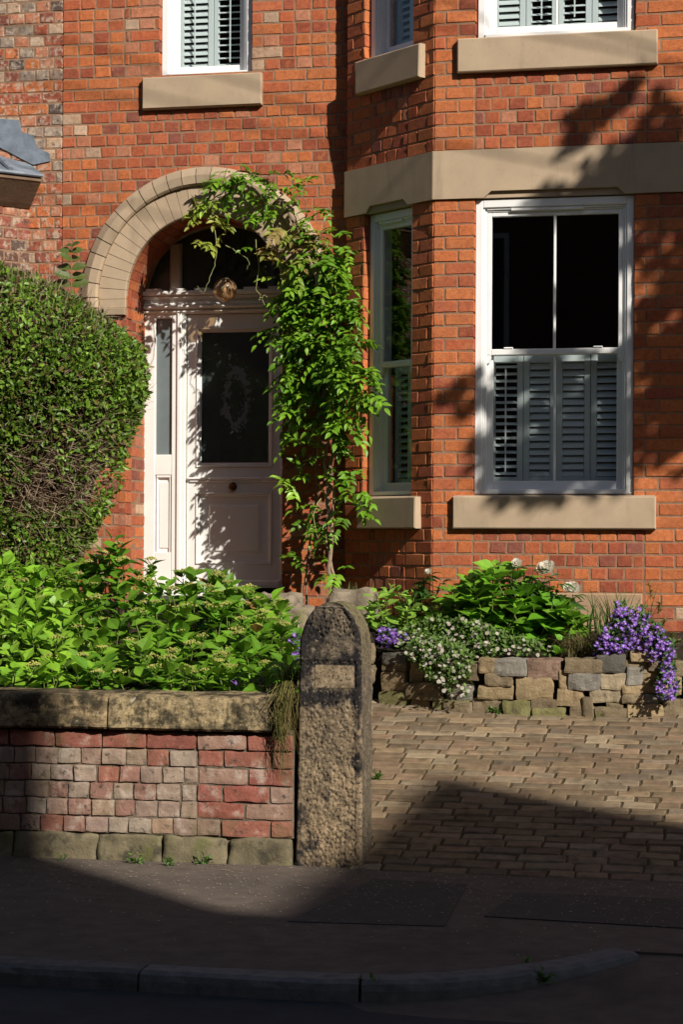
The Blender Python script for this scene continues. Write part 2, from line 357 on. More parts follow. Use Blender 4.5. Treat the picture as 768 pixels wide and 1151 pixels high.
# carved arch round the doorway
def apath(t, r):                                     # t metres along the inner edge from the left foot
    st = AZC-AFOOT; arc = math.pi*AR
    if t < st: return AX-r, AFOOT+t
    if t > st+arc: return AX+r, AZC-(t-st-arc)
    a = math.pi-(t-st)/AR; return AX+r*math.cos(a), AZC+r*math.sin(a)
TT = 2*(AZC-AFOOT)+math.pi*AR
def vouss(g, t0, t1, prof, col, n=2):
    k = len(prof); V = []
    for i in range(n+1):
        t = t0+(t1-t0)*i/n
        for r, o in prof:
            x, z = apath(t, r); V.append((x, YD-o, z))
    fc = [(i*k+q, (i+1)*k+q, (i+1)*k+(q+1) % k, i*k+(q+1) % k) for i in range(n) for q in range(k)]
    fc += [tuple(range(k)), tuple(range((n+1)*k-1, n*k-1, -1))]
    g.add(V, fc, col)
g = Geo()
n1 = 31
for i in range(n1):
    q = random.uniform(.93, 1.06); c = np.array(PS)*q; e = random.uniform(-.002, .002)
    vouss(g, TT*i/n1+.0015, TT*(i+1)/n1-.0015, [(AR, -.02), (AR, .022+e), (AR+.006, .028+e), (.795, .028+e), (.795, -.02)], c)
n2 = 27
for i in range(n2):
    q = random.uniform(.86, 1.05); c = np.array(PS)*q; e = random.uniform(-.004, .004)
    vouss(g, TT*i/n2+.0025, TT*(i+1)/n2-.0025, [(.797, -.02), (.797, .05+e), (.81, .066+e), (.868, .07+e), (.925, .035+e), (.932, .02), (.932, -.02)], c)
box(g, -4.86+.09, AX-AR+.0, YD-.045, YD+.02, AFOOT-.055, AFOOT-.002, np.array(PS)*.8)
box(g, AX+AR, AX+.85, YD-.045, YD+.02, AFOOT-.055, AFOOT-.002, np.array(PS)*.8)
g.build('door_arch', M['paintstone'], house)

# windows -----------------------------------------------------------------
SH = (.68, .73, .72)
def louvre_panel(g, fr, u0, u1, z0, z1, o, tilt, st=.04, sp=.047, mid=False):
    block(g, fr, u0, u0+st, z0, z1, o-.028, o, .003); block(g, fr, u1-st, u1, z0, z1, o-.028, o, .003)
    block(g, fr, u0+st, u1-st, z0, z0+.07, o-.026, o-.002, .002); block(g, fr, u0+st, u1-st, z1-.06, z1, o-.026, o-.002, .002)
    n = max(1, int((z1-z0-.13)/sp)); sp = (z1-z0-.13)/n; hw = .0265
    for i in range(n):
        zc = z0+.07+sp*(i+.5); a = tilt+random.uniform(-.02, .02); ca, sa = math.cos(a), math.sin(a); V = []
        for uu in (u0+st+.002, u1-st-.002):
            for p, q in ((-1, 0), (-.6, .0045), (.6, .0045), (1, 0), (.6, -.0045), (-.6, -.0045)):
                V.append(fr.P(uu, o-.014+p*hw*ca-q*sa, zc+p*hw*sa*1+q*ca))
        g.add(V, [(0, 1, 2, 3, 4, 5), (11, 10, 9, 8, 7, 6)]+[(k, 6+k, 6+(k+1) % 6, (k+1) % 6) for k in range(6)], (.5,)*3)
    if mid: block(g, fr, (u0+u1)/2-.005, (u0+u1)/2+.005, z0+.1, z1-.09, o+.026, o+.036, .002)
def window(fr, u0, u1, z0, z1, rec, zm, bars, panels, sill, fw=.05, label=None, shz=None, top_bar=True):
    g = Geo(); o = -rec
    W = (.5,)*3
    block(g, fr, u0, u0+fw, z0, z1, o-.16, o, .005); block(g, fr, u1-fw, u1, z0, z1, o-.16, o, .005)
    block(g, fr, u0+fw, u1-fw, z1-.055, z1, o-.16, o, .005); block(g, fr, u0+fw, u1-fw, z0, z0+.03, o-.16, o+.012, .004)
    a, b = u0+fw, u1-fw
    for k, dd in ((0, .012), (1, .024)):             # stepped inner mouldings
        w = .013
        block(g, fr, a+k*w, a+(k+1)*w, z0+.03, z1-.055, o-.14, o-dd, .003); block(g, fr, b-(k+1)*w, b-k*w, z0+.03, z1-.055, o-.14, o-dd, .003)
        block(g, fr, a+2*w, b-2*w, z1-.055-(k+1)*w, z1-.055-k*w, o-.14, o-dd, .003)
    f = g.build('window', M['white'], house)
    if label: f['label'] = label
    a += .026; b -= .026; zt = z1-.081
    if top_bar:                                       # trickle vent slot over the sash
        gv = Geo(); block(gv, fr, a+.18*(b-a), b-.28*(b-a), zt+.004, zt+.02, o-.02, o-.006, .002); gv.build('vent', M['white'], f)
    # upper sash, then the lower one further back with its horns
    for nm, s0, s1, oo, bot, top in (('upper_sash', zm, zt, o-.03, .04, .03), ('lower_sash', z0+.03, zm+.035, o-.066, .06, .035)):
        g = Geo(); st = .03 if nm == 'upper_sash' else .04
        block(g, fr, a, a+st, s0, s1, oo-.035, oo, .004); block(g, fr, b-st, b, s0, s1, oo-.035, oo, .004)
        block(g, fr, a+st, b-st, s0, s0+bot, oo-.034, oo-.001, .004); block(g, fr, a+st, b-st, s1-top, s1, oo-.034, oo-.001, .004)
        for q in bars:
            uu = a+(b-a)*q; block(g, fr, uu-.009, uu+.009, s0+bot, s1-top, oo-.025, oo-.004, .004)
        if nm == 'upper_sash':
            for e, sg in ((a, 1), (b, -1)):
                pts = [(e, s0), (e+sg*.03, s0), (e+sg*.03, s0-.02), (e+sg*.018, s0-.05), (e, s0-.055)]
                poly_prism(g, fr, pts if sg < 0 else pts[::-1], oo-.03, oo-.002)
            if len(bars):
                for q in (.16, .82): block(g, fr, a+(b-a)*q-.03, a+(b-a)*q+.03, s0+bot, s0+bot+.012, oo-.03, oo+.004, .004)
        sash = g.build(nm, M['white'], f)
        g = Geo(); block(g, fr, a+st-.005, b-st+.005, s0+bot-.005, s1-top+.005, oo-.02, oo-.015, .0005); g.build('pane', M['glass'], f)
    if panels:
        s0, s1 = shz or (z0+.05, zm+.02)
        for (q0, q1, t, md) in panels:
            g = Geo(); louvre_panel(g, fr, a+(b-a)*q0+.002, a+(b-a)*q1-.002, s0, s1, o-.17, t, mid=md); g.build('shutter_panel', M['shutter'], f)
    if sill:
        g = Geo(); su0, su1, sz0, sz1, so = sill
        block(g, fr, su0, su1, sz0, sz1-.012, -.06, so, .008, .0015, PS)
        V = [fr.P(su0+.008, so-.008, sz1-.012), fr.P(su1-.008, so-.008, sz1-.012), fr.P(su1-.008, -rec-.02, sz1+.004), fr.P(su0+.008, -rec-.02, sz1+.004)]
        g.add(V, [(0, 1, 2, 3)], PS)
        g.build('sill', M['paintstone'], f)
    return f
P4 = [(0, .255, -.42, True), (.255, .5, -1.0, False), (.5, .755, -1.02, False), (.755, 1, -.92, False)]
window(BAY, WL, WR, ZS1+.004, 3.87, .02, 2.835, (.5,), P4, (.143, 1.484, ZS0, ZS1, .05), label='ground floor sash window with dark upper glass and shutters across its lower half')
P4b = [(0, .255, -.95, False), (.255, .5, -.42, True), (.5, .755, -.42, True), (.755, 1, -.9, False)]
window(BAY, .287, 1.325, ZU1-.004, 6.75, .03, 5.9, (.5,), P4b, (.159, 1.481, ZU0, ZU1, .05), shz=(ZU1+.05, 6.6), label='upstairs bay window with louvred shutters')
zc1 = ZS1+.004
window(CANT, CL, CR, zc1, 3.872, .05, 2.80, (), [(0, .5, -.6, False), (.5, 1, -.6, False)], (CANT.u(408, 575), CANT.u(467.5, 575, .05), ZS0, ZS1, .06), label='narrow sash window in the shaded left face of the bay', top_bar=True)
window(CANT, CL, CR, ZU1, 6.75, .05, 5.9, (), [(0, .5, -.8, False), (.5, 1, -.8, False)], (CANT.u(399, 90, .06), CANT.u(471, 75, .06), ZU0, ZU1, .06))
window(RCANT, RL, RR, zc1, 3.872, .05, 2.80, (), [(0, .5, .3, False), (.5, 1, .3, False)], (RL-.1, RR+.05, ZS0, ZS1, .06))
window(RCANT, RL, RR, ZU1, 6.75, .05, 5.9, (), None, (RL-.1, RR+.05, ZU0, ZU1, .06))
window(DOOR, UWL, UWR, ZU1+.01, 6.75, .04, 5.95, (), [(0, .5, -.92, True), (.5, 1, -.36, True)], (-4.394, -3.497, ZU0+.008, ZU1+.012, .05), shz=(ZU1+.04, 6.6), label='upstairs window with two louvred shutters above the doorway')

# doorway -----------------------------------------------------------------
DY = YD+.43
DF = Fr((0, DY, 0), (1, 0, 0), (0, -1, 0))
g = Geo(); B = lambda *a, **k: block(g, DF, *a, **k)
B(-4.53, -4.432, 1.2, 3.29, -.1, 0, .006); B(-4.304, -4.262, 1.2, 3.29, -.1, 0, .005); B(-4.262, -4.225, 1.2, 3.29, -.1, .018, .008); B(-4.225, -4.196, 1.2, 3.29, -.1, .0, .005)
B(-3.458, -3.42, 1.2, 3.29, -.1, 0, .005); B(-3.42, -3.32, 1.2, 3.29, -.1, .012, .006)
B(-4.432, -4.304, 3.255, 3.29, -.09, -.004, .004); B(-4.432, -4.304, 2.08, 2.233, -.09, -.004, .004)
B(-4.432, -4.304, 1.2, 1.5, -.09, -.004, .004); B(-4.432, -4.304, 1.5, 2.08, -.09, -.03, .002)
B(-4.425, -4.412, 1.5, 2.08, -.04, -.012, .004); B(-4.324, -4.311, 1.5, 2.08, -.04, -.012, .004); B(-4.425, -4.311, 2.06, 2.079, -.04, -.008, .004)
B(-4.405, -4.33, 1.53, 2.03, -.04, -.022, .006)
B(-4.53, -3.32, 3.285, 3.455, -.1, .004, .004)
B(-4.53, -3.32, 3.292, 3.308, 0, .022, .006); B(-4.53, -3.32, 3.322, 3.345, 0, .045, .01); B(-4.53, -3.32, 3.345, 3.365, 0, .03, .006)
B(-4.53, -3.32, 3.395, 3.42, 0, .04, .008); B(-4.53, -3.32, 3.42, 3.452, 0, .062, .006)
for k in range(7): B(-4.5+k*.19, -4.5+k*.19+.115, 3.452, 3.472, -.03, .045, .004)
B(-4.6, -3.26, 1.1, 1.2, -.2, .06, .012)
g.build('door_frame', M['cream'], house)
g = Geo()
xm0, xm1 = DF.u(190, 300), DF.u(203, 300)
B(xm0, xm1, 3.455, AZC+.46, -.08, -.012, .012)
V = []; fc = []; k = 0
for i in range(33):
    a = math.pi*i/32
    for r, oo in ((.578, -.08), (.578, -.02), (.582, -.008), (AR+.01, -.008), (AR+.01, -.08)): V.append((AX+r*math.cos(a), DY-oo, AZC+.08+r*math.sin(a)*.86))
for i in range(32):
    for q in range(5): fc.append((i*5+q, i*5+(q+1) % 5, (i+1)*5+(q+1) % 5, (i+1)*5+q))
g.add(V, fc)
fan = g.build('fanlight', M['shadecream'], house)
g = Geo(); pts = [(AX+.57*math.cos(math.pi*i/24), AZC+.05+.57*math.sin(math.pi*i/24)) for i in range(25)]
poly_prism(g, DF, pts, -.054, -.05); fpane = g.build('pane', M['glass'], fan)
# painted house number on the fanlight
g = Geo(); ny = DY+.045
nx = lambda px, py: at(px, py, ny)
def numeral(pts, w):
    P = [nx(*p) for p in pts]; n = len(P); V = []
    for i, p in enumerate(P):
        t = P[min(i+1, n-1)]-P[max(i-1, 0)]; t /= np.linalg.norm(t); nn = np.array((-t[2], 0, t[0]))
        e = w[i]*.5
        for d in (0, -.003): V += [p+nn*e+np.array((0, d, 0)), p-nn*e+np.array((0, d, 0))]
    fc = []
    for i in range(n-1):
        a = 4*i; b = a+4; fc += [(a+2, a+3, b+3, b+2), (a, b, b+1, a+1), (a, a+2, b+2, b), (a+1, b+1, b+3, a+3)]
    g.add(V, fc)
def smooth(pts, n=6):
    out = []; P = [np.array(p, float) for p in pts]
    for i in range(len(P)-1):
        p0, p1, p2, p3 = P[max(i-1, 0)], P[i], P[i+1], P[min(i+2, len(P)-1)]
        for k in range(n):
            t = k/n; out.append(.5*((2*p1)+(-p0+p2)*t+(2*p0-5*p1+4*p2-p3)*t*t+(-p0+3*p1-3*p2+p3)*t**3))
    return out+[P[-1]]
s2 = smooth([(240, 288), (243, 280), (252, 278), (259, 284), (256, 293), (247, 301), (240, 307), (248, 304), (256, 308), (264, 306)])
numeral(s2, [.012+.008*math.sin(i*.4) for i in range(len(s2))])
s6 = smooth([(281, 278), (272, 285), (266, 295), (265, 304), (271, 309), (279, 306), (280, 299), (274, 295), (267, 299)])
numeral(s6, [.012+.008*math.sin(i*.5) for i in range(len(s6))])
g.build('house_number', M['black'], fan)
frost = mat('frosted_glass', (.15, .19, .2), .22, (.85, 1.15), 4, spec=.6)
g = Geo(); block(g, DF, -4.43, -4.306, 2.235, 3.254, -.05, -.03, .002); g.build('sidelight', frost, house)
g = Geo()
o = -.022
B(-4.19, -4.116, 1.24, 3.282, -.065, o, .003); B(-3.527, -3.462, 1.24, 3.282, -.065, o, .003)
B(-4.116, -3.527, 3.18, 3.282, -.064, o, .003); B(-4.116, -3.527, 1.95, 2.138, -.064, o, .003); B(-4.116, -3.527, 1.24, 1.415, -.064, o, .003)
B(-4.116, -3.527, 1.415, 1.95, -.06, o-.022, .001)
for (x0, x1, z0, z1) in ((-4.116, -3.527, 1.415, 1.95), (-4.116, -3.527, 2.138, 3.18)):
    for k, (w0, w1, dd) in enumerate(((0, .014, .012), (.014, .026, .0), (.026, .034, -.01))):
        B(x0+w0, x0+w1, z0+w0, z1-w0, -.05, o+dd, .004); B(x1-w1, x1-w0, z0+w0, z1-w0, -.05, o+dd, .004)
        B(x0+w1, x1-w1, z0+w0, z0+w1, -.05, o+dd-.001, .004); B(x0+w1, x1-w1, z1-w1, z1-w0, -.05, o+dd-.001, .004)
B(-4.02, -3.625, 1.505, 1.86, -.05, o-.008, .012)
B(-4.18, -3.47, 2.045, 2.062, -.03, o+.03, .006); B(-4.165, -3.485, 2.025, 2.045, -.03, o+.016, .006)
B(-4.19, -3.462, 1.245, 1.3, -.03, o+.028, .012)
door = g.build('front_door', M['cream'], house)
et, emx, N, Lk, oc = glass_mat('etched_glass', (.5, .56, .55))
sep = N.new('ShaderNodeSeparateXYZ'); Lk.new(oc, sep.inputs[0])
def mth(op, a, b=None):
    n = N.new('ShaderNodeMath'); n.operation = op
    for i, x in enumerate((a, b)):
        if x is None: continue
        if isinstance(x, (int, float)): n.inputs[i].default_value = x
        else: Lk.new(x, n.inputs[i])
    return n.outputs[0]
ex = mth('MULTIPLY', mth('SUBTRACT', sep.outputs[0], -3.815-HL[0]), 1/.135); ez = mth('MULTIPLY', mth('SUBTRACT', sep.outputs[2], 2.66-HL[2]), 1/.33)
e2 = mth('SQRT', mth('ADD', mth('MULTIPLY', ex, ex), mth('MULTIPLY', ez, ez)))
ring = mth('SUBTRACT', 1.0, mth('MINIMUM', mth('MULTIPLY', mth('ABSOLUTE', mth('SUBTRACT', e2, .62)), 1.9), 1.0))
vo = N.new('ShaderNodeTexVoronoi'); vo.inputs['Scale'].default_value = 55; Lk.new(oc, vo.inputs['Vector'])
ns = N.new('ShaderNodeTexNoise'); ns.inputs['Scale'].default_value = 24; ns.inputs['Detail'].default_value = 6; Lk.new(oc, ns.inputs['Vector'])
pat = mth('GREATER_THAN', mth('ADD', mth('MULTIPLY', ring, .55), mth('SUBTRACT', ns.outputs[0], mth('MULTIPLY', vo.outputs[0], .4))), .72)
dif = N.new('ShaderNodeBsdfPrincipled'); dif.inputs['Base Color'].default_value = (.16, .2, .2, 1); dif.inputs['Roughness'].default_value = .5
mx2 = N.new('ShaderNodeMixShader'); Lk.new(mth('MULTIPLY', pat, .75), mx2.inputs[0]); Lk.new(emx.outputs[0], mx2.inputs[1]); Lk.new(dif.outputs[0], mx2.inputs[2])
mx3 = N.new('ShaderNodeMixShader'); mx3.inputs[0].default_value = .24; Lk.new(mx2.outputs[0], mx3.inputs[1]); Lk.new(dif.outputs[0], mx3.inputs[2])
Lk.new(mx3.outputs[0], [n for n in N if n.type == 'OUTPUT_MATERIAL'][0].inputs['Surface'])
fpane.data.materials[0] = et
g = Geo(); block(g, DF, -4.09, -3.553, 2.164, 3.154, o-.03, o-.024, .001); g.build('glass_panel', et, door)
g = Geo()
kx, kz = -3.83, 1.993
for i, (r, d) in enumerate(()): pass
prof = [(.0, .0), (.03, .0), (.032, .006), (.012, .01), (.011, .022), (.022, .03), (.028, .042), (.022, .054), (.0, .058)]
V = []; K = 14
for r, d in prof:
    for q in range(K): V.append(DF.P(kx+r*math.cos(2*math.pi*q/K), o+d, kz+r*math.sin(2*math.pi*q/K)))
g.add(V, [(i*K+q, i*K+(q+1) % K, (i+1)*K+(q+1) % K, (i+1)*K+q) for i in range(len(prof)-1) for q in range(K)])
g.build('door_knob', M['brass'], door, smooth=True)
# inside: floors, party walls, rear wall and roof so that rooms are dark
class FrXY:
    def P(s, u, out, z): return np.array((u, z, out))
g = Geo(); XY = FrXY()
tra = [(-5.0, 13.92), (-2.95, 13.92), (EX+.2, 13.75), (CX+.15, YB+.28), (RX-.15, YB+.28), (RX+.75-.2, 13.75), (3.5, 13.92), (3.5, 18), (-5, 18)]
for z0, z1 in ((1.0, 1.18), (4.1, 4.5), (7.05, 7.2)): poly_prism(g, XY, tra, z0, z1)
box(g, -5.2, 3.7, 18, 18.2, .3, 7.3); box(g, -5.22, -5.02, 13.9, 18, .3, 7.3); box(g, 3.5, 3.7, YD+.02, 18, .3, 7.3); box(g, -3.0, -2.88, 13.93, 18, 1.2, 7.1)
box(g, -.2, -.05, 14.6, 18, 1.2, 7.1)
g.build('inner_wall', M['room'], house)
g = Geo(); poly_prism(g, XY, [(-5.3, 13.4), (EX-.2, 13.4), (CX-.1, YB-.2), (RX+.1, YB-.2), (RX+.95, 13.4), (3.8, 13.4), (3.8, 18.4), (-5.3, 18.4)], 7.3, 7.42)
V = [(-5.3, 13.4, 7.42), (3.8, 13.4, 7.42), (3.8, 18.4, 7.42), (-5.3, 18.4, 7.42), (-5.3, 15.9, 9.2), (3.8, 15.9, 9.2)]
g.add(V, [(0, 1, 5, 4), (2, 3, 4, 5), (1, 2, 5), (3, 0, 4)]); g.build('roof', M['slate'], house)

# ------------------------------------------------------------------ hanging globe lamp
gy = YD+.2; gp = at(253, 326, gy)
lamp = tag(empty('pendant_lamp', tuple(gp)), 'amber glass globe lamp hanging in the arch above the front door', 'lamp')
g = Geo(); ztop = AZC+math.sqrt(AR**2-(gp[0]-AX)**2)
tube(g, [gp+np.array((0, 0, .1)), (gp[0], gp[1], ztop)], .008, 6); g.build('rod', M['black'], lamp)
g = Geo(); tube(g, [gp+np.array((0, 0, .06)), gp+np.array((0, 0, .085)), gp+np.array((0, 0, .11))], [.03, .034, .012], 14); g.build('lamp_cap', M['black'], lamp)
am, amx, N, Lk, oc = glass_mat('amber_glass', (.88, .72, .52), .02, 1.75)
dif = N.new('ShaderNodeBsdfPrincipled'); dif.inputs['Base Color'].default_value = (.62, .42, .24, 1); dif.inputs['Roughness'].default_value = .15
mx = N.new('ShaderNodeMixShader'); mx.inputs[0].default_value = .3; Lk.new(amx.outputs[0], mx.inputs[1]); Lk.new(dif.outputs[0], mx.inputs[2]); Lk.new(mx.outputs[0], [n for n in N if n.type == 'OUTPUT_MATERIAL'][0].inputs['Surface'])
g = Geo(); sphere(g, gp, .088, 24, 16); g.build('glass_globe', am, lamp, smooth=True)
bulb = mat('frosted_bulb', (.55, .45, .33), .3, None)
g = Geo(); sphere(g, gp+np.array((0, 0, .0)), .03, 12, 8); g.build('bulb', bulb, lamp, smooth=True)

# ------------------------------------------------------------------ neighbouring house on the left: same wall plane, its bay roofed in lead
nb = tag(empty('neighbouring_house', (-6.5, YD, .8)), 'older house of pale sooty bricks at the left edge with a lead covered bay', 'house')
g = Geo()
def col_nb(u, z, w):
    if 4.72 < z < 4.96: return pick({RED: 2, DEEP: 2, SOOT: 1.5, ORANGE: 1.2})
    if z < 4.2: return pick(W_MAIN)
    return pick(W_OLD)
brickwall(g, DOOR, Z0, ZTOP, GZ, lambda z: [(-8.5, -5.022)], lambda r, a, b: run_cuts(.235 if 43 <= r < 46 else .1165, .058*(r % 2)+.02*math.sin(r*1.7), a, b), col_nb)
NX = DOOR.u(33, 250)
NF = Fr((NX-.72, YD-.72, 0), (.7071, .7071, 0), (.7071, -.7071, 0))
NL = .72*1.4142
brickwall(g, NF, Z0+.0, Z0+35*GZ, GZ, lambda z: [(0, NL+.01)], lambda r, a, b: run_cuts(.1165, .058*(r % 2), a, b), lambda u, z, w: pick({(.13, .07, .055): 3, SOOT: 1.5, DUSK: 3, GREY: .6, PINK: .6}))
NF2 = Fr((NX-.72, YD-.72, 0), (1, 0, 0), (0, -1, 0))
brickwall(g, NF2, Z0+.0, Z0+35*GZ, GZ, lambda z: [(-2, 0)], lambda r, a, b: run_cuts(.1165, .058*(r % 2), a, b), lambda u, z, w: pick(W_MAIN))
g.build('brick_wall', [M['oldbrick'], M['mortar']], nb)
g = Geo()
zc = NF.z(20, 205)                                    # cornice soffit
zs, zo = 4.13, 4.27
def swp(g, prof, col, m=0):                           # cornice profile (out, z) swept round the bay
    k = len(prof); V = []
    def line(fr, u, o, z): return fr.P(u, o, z)
    t = math.tan(math.radians(22.5))
    for o_, z_ in prof: V.append(NF2.P(-2, o_, z_))
    for o_, z_ in prof: V.append(NF.P(-o_*t, o_, z_))
    for o_, z_ in prof: V.append(NF.P(NL-.002-max(o_, 0)*.0, o_, z_))
    fc = [(i*k+q, i*k+(q+1) % k, (i+1)*k+(q+1) % k, (i+1)*k+q) for i in range(2) for q in range(k)]
    g.add(V, fc+[tuple(range(k-1, -1, -1)), tuple(range(2*k, 3*k))], col, m)
ptO = NF.P(0, .2, 0)
swp(g, [(-.05, 4.03), (.012, 4.03), (.05, 4.06), (.2, 4.19), (.215, 4.2), (.215, 4.225), (-.05, 4.225)], (.2, .13, .085))
g.build('cornice', M['brown'], nb)
g = Geo()
swp(g, [(-.05, 4.23), (.232, 4.228), (.24, 4.236), (.24, 4.25), (.05, 4.34), (-.55, 4.6), (-.56, 4.5)], (.5, .5, .5))
tt = [NF.P(NL-.25, .236, 4.255), NF.P(NL-.25, .05, 4.36), NF.P(NL-.25, -.3, 4.5)]
tube(g, tt, .022, 8); tt = [NF.P(NL-.7, .236, 4.255), NF.P(NL-.7, .05, 4.36), NF.P(NL-.7, -.3, 4.5)]; tube(g, tt, .022, 8)
# stepped flashing dressed into the wall
fp = [(56, 173), (57, 182), (38, 186), (0, 166), (-60, 140), (-60, 122), (0, 134), (22, 136), (25, 149), (38, 153), (42, 166)]
poly_prism(g, DOOR, [(DOOR.u(*q), DOOR.z(*q)) for q in fp][::-1], .002, .014)
g.build('lead_roof', M['lead'], nb)
# ------------------------------------------------------------------ ground, road, pavement, kerb, drive
g = Geo(); g.add([(-200, -200, -.062), (200, -200, -.062), (200, 200, -.062), (-200, 200, -.062)], [(0, 1, 2, 3)]); struct(g.build('road', M['road']))
kp = [(-14, 6.94), (-1.5, 6.945), (-1.3, 6.972), (-1.1, 7.06), (-.93, 7.18), (-.81, 7.29), (-.65, 7.48), (-.537, 7.64)]
g = Geo(); pv = [(x, y) for x, y in kp]+[(14, 7.66), (14, 9.26), (-1.86, 9.26), (-1.86, 9.5), (-14, 9.5)]
poly_prism(g, XY, pv, -.2, 0); struct(g.build('pavement', M['tarmac']))
g = Geo()                                             # ramp of the crossing, right of the kerb's end
for i in range(24):
    for j in range(8):
        pass
xs = np.linspace(-1.9, 14, 40); ys = np.linspace(6.35, 7.7, 10); V = []
for y in ys:
    t = np.clip((y-6.45)/(7.62-6.45), 0, 1)
    for x in xs:
        s = np.clip((x+1.7)/.6, 0, 1); V.append((x, y, -.066+s*(.058*t**1.6)))
n = len(xs); g.add(V, [(j*n+i, j*n+i+1, (j+1)*n+i+1, (j+1)*n+i) for j in range(len(ys)-1) for i in range(n-1)]); struct(g.build('road_ramp', M['tarmac']))
g = Geo(); poly_prism(g, XY, [(-1.12, 8.2), (-.2, 8.13), (2, 8.15), (2, 8.78), (-1.05, 8.8)], .0015, .005)
poly_prism(g, XY, [(-1.9, 7.9), (-1.25, 7.95), (-1.3, 8.95), (-1.75, 9.0)], .0015, .004); struct(g.build('pavement_patch', M['tarmac2']))
# kerb stones
def resample(pts, step):
    P = [np.array((*p, 0), float) for p in pts]; out = [P[0]]
    for a, b in zip(P[:-1], P[1:]):
        n = max(1, int(np.linalg.norm(b-a)/step)); out += [a+(b-a)*k/n for k in range(1, n+1)]
    return out
def kx(px): return atp(px, 1088, (0, 0, 0), (0, 0, 1))[0]
joints = [kx(-420), kx(-130), kx(157), kx(413)]
g = Geo(); path = resample(kp[1:], .05); path = [np.array((x, 6.94, 0)) for x in np.arange(-14, -1.5, .05)]+path
seg = []; cur = []
for p in path:
    cur.append(p)
    if len(cur) > 1 and any(cur[-2][0] < j <= p[0] for j in joints): seg.append(cur); cur = [p+np.array((.008, 0, 0))]
seg.append(cur)
for sgm in seg:
    V = []; k = 7; n = len(sgm); col = np.array((.15, .147, .14))*random.uniform(.85, 1.15)
    for i, p in enumerate(sgm):
        t = sgm[min(i+1, n-1)]-sgm[max(i-1, 0)]; t /= np.linalg.norm(t); nn = np.array((t[1], -t[0], 0))
        f = np.clip((7.64-p[1])/.25, 0, 1)
        top = .012
        for o, z in ((.0, -.2), (.0, top), (.1, top), (.122, top-.012), (.13, top-.035), (.135, -.1), (.135, -.2)):
            e = nz(p[0], p[1]+o, z, 14)*.006+nz(p[0], p[1]+o, z, 45)*.0035
            V.append(p+nn*(o+e*.7)+np.array((0, 0, z+(e if z > -.05 else 0))))
    fc = [(i*k+q, (i+1)*k+q, (i+1)*k+q+1, i*k+q+1) for i in range(n-1) for q in range(k-1)]+[tuple(range(k)), tuple(range(n*k-1, (n-1)*k-1, -1))]
    g.add(V, fc, col)
struct(g.build('kerb', M['kerb'], smooth=False))
# sett-paved drive on its slope
SLP = .2; sl = math.atan(SLP)
class FrS:
    def P(s, u, out, z): return np.array((u, 9.25+z*math.cos(sl)-out*math.sin(sl), .004+z*math.sin(sl)+out*math.cos(sl)))
DR = FrS(); g = Geo()
S_COL = [(.26, .185, .11), (.245, .172, .105), (.27, .195, .115), (.24, .18, .115), (.29, .225, .145), (.265, .178, .112), (.235, .178, .12)]
z = .0; r = 0
while z < 3.05:
    hgt = random.uniform(.082, .105); u = -2.5-random.uniform(0, .2)
    while u < 3.6:
        w = random.choice((.13, .16, .18, .19, .2, .21, .24)); c = np.array(random.choice(S_COL))*random.choice((random.uniform(.5, .82), random.uniform(.5, .82), random.uniform(.5, .82), random.uniform(.8, 1.0)))
        wob = .012*math.sin(u*1.3+z*.7)
        o = random.uniform(-.0005, .004)
        lim = -1.93 if z < .42 else -2.46
        if u+w > lim+.05: block(g, DR, max(u, lim)+.003, u+w-.004, z+wob+.003, z+hgt+wob-.004, -.08, o, random.uniform(.007, .011), .0042, c)
        u += w
    z += hgt; r += 1
g.add([DR.P(u, -.0055, v) for u, v in ((-1.95, -.02), (3.8, -.02), (3.8, 3.4), (-2.5, 3.4), (-2.5, .42), (-1.95, .42))], [(0, 1, 2, 3, 4, 5)], m=1)
struct(g.build('driveway', [M['sett'], M['joint']]))
# soil of the two beds
def sheet(name, x0, x1, y0, y1, zf, step, m):
    xs = np.arange(x0, x1+step/2, step); ys = np.arange(y0, y1+step/2, step); n = len(xs); V = [(x, y, zf(x, y)+.03*nz(x, y, 0, 5)) for y in ys for x in xs]
    V += [(x, y0, -.05) for x in xs]; N0 = len(xs)*len(ys)
    g = Geo(); fc = [(j*n+i, j*n+i+1, (j+1)*n+i+1, (j+1)*n+i) for j in range(len(ys)-1) for i in range(n-1)]
    fc += [(N0+i, N0+i+1, i+1, i) for i in range(n-1)]
    V2 = [(x1, y, -.05) for y in ys]; b = len(V); V += V2
    fc += [(b+j, b+j+1, (j+1)*n+n-1, j*n+n-1) for j in range(len(ys)-1)]
    g.add(V, fc); return struct(g.build(name, m))
soilz = lambda x, y: .70+.1*(y-9.5)
sheet('garden_soil', -9, -2.46, 9.56, 13.7, soilz, .14, M['soil'])
wallY = lambda x: 11.9+.16*((x+1.22)/1.0)**2 if x < 0 else 11.9+.24
bedz = lambda x, y: .84+.2*(y-12.1)
sheet('flower_bed_soil', -2.42, 3.3, 12.2, 13.9, bedz, .12, M['soil'])

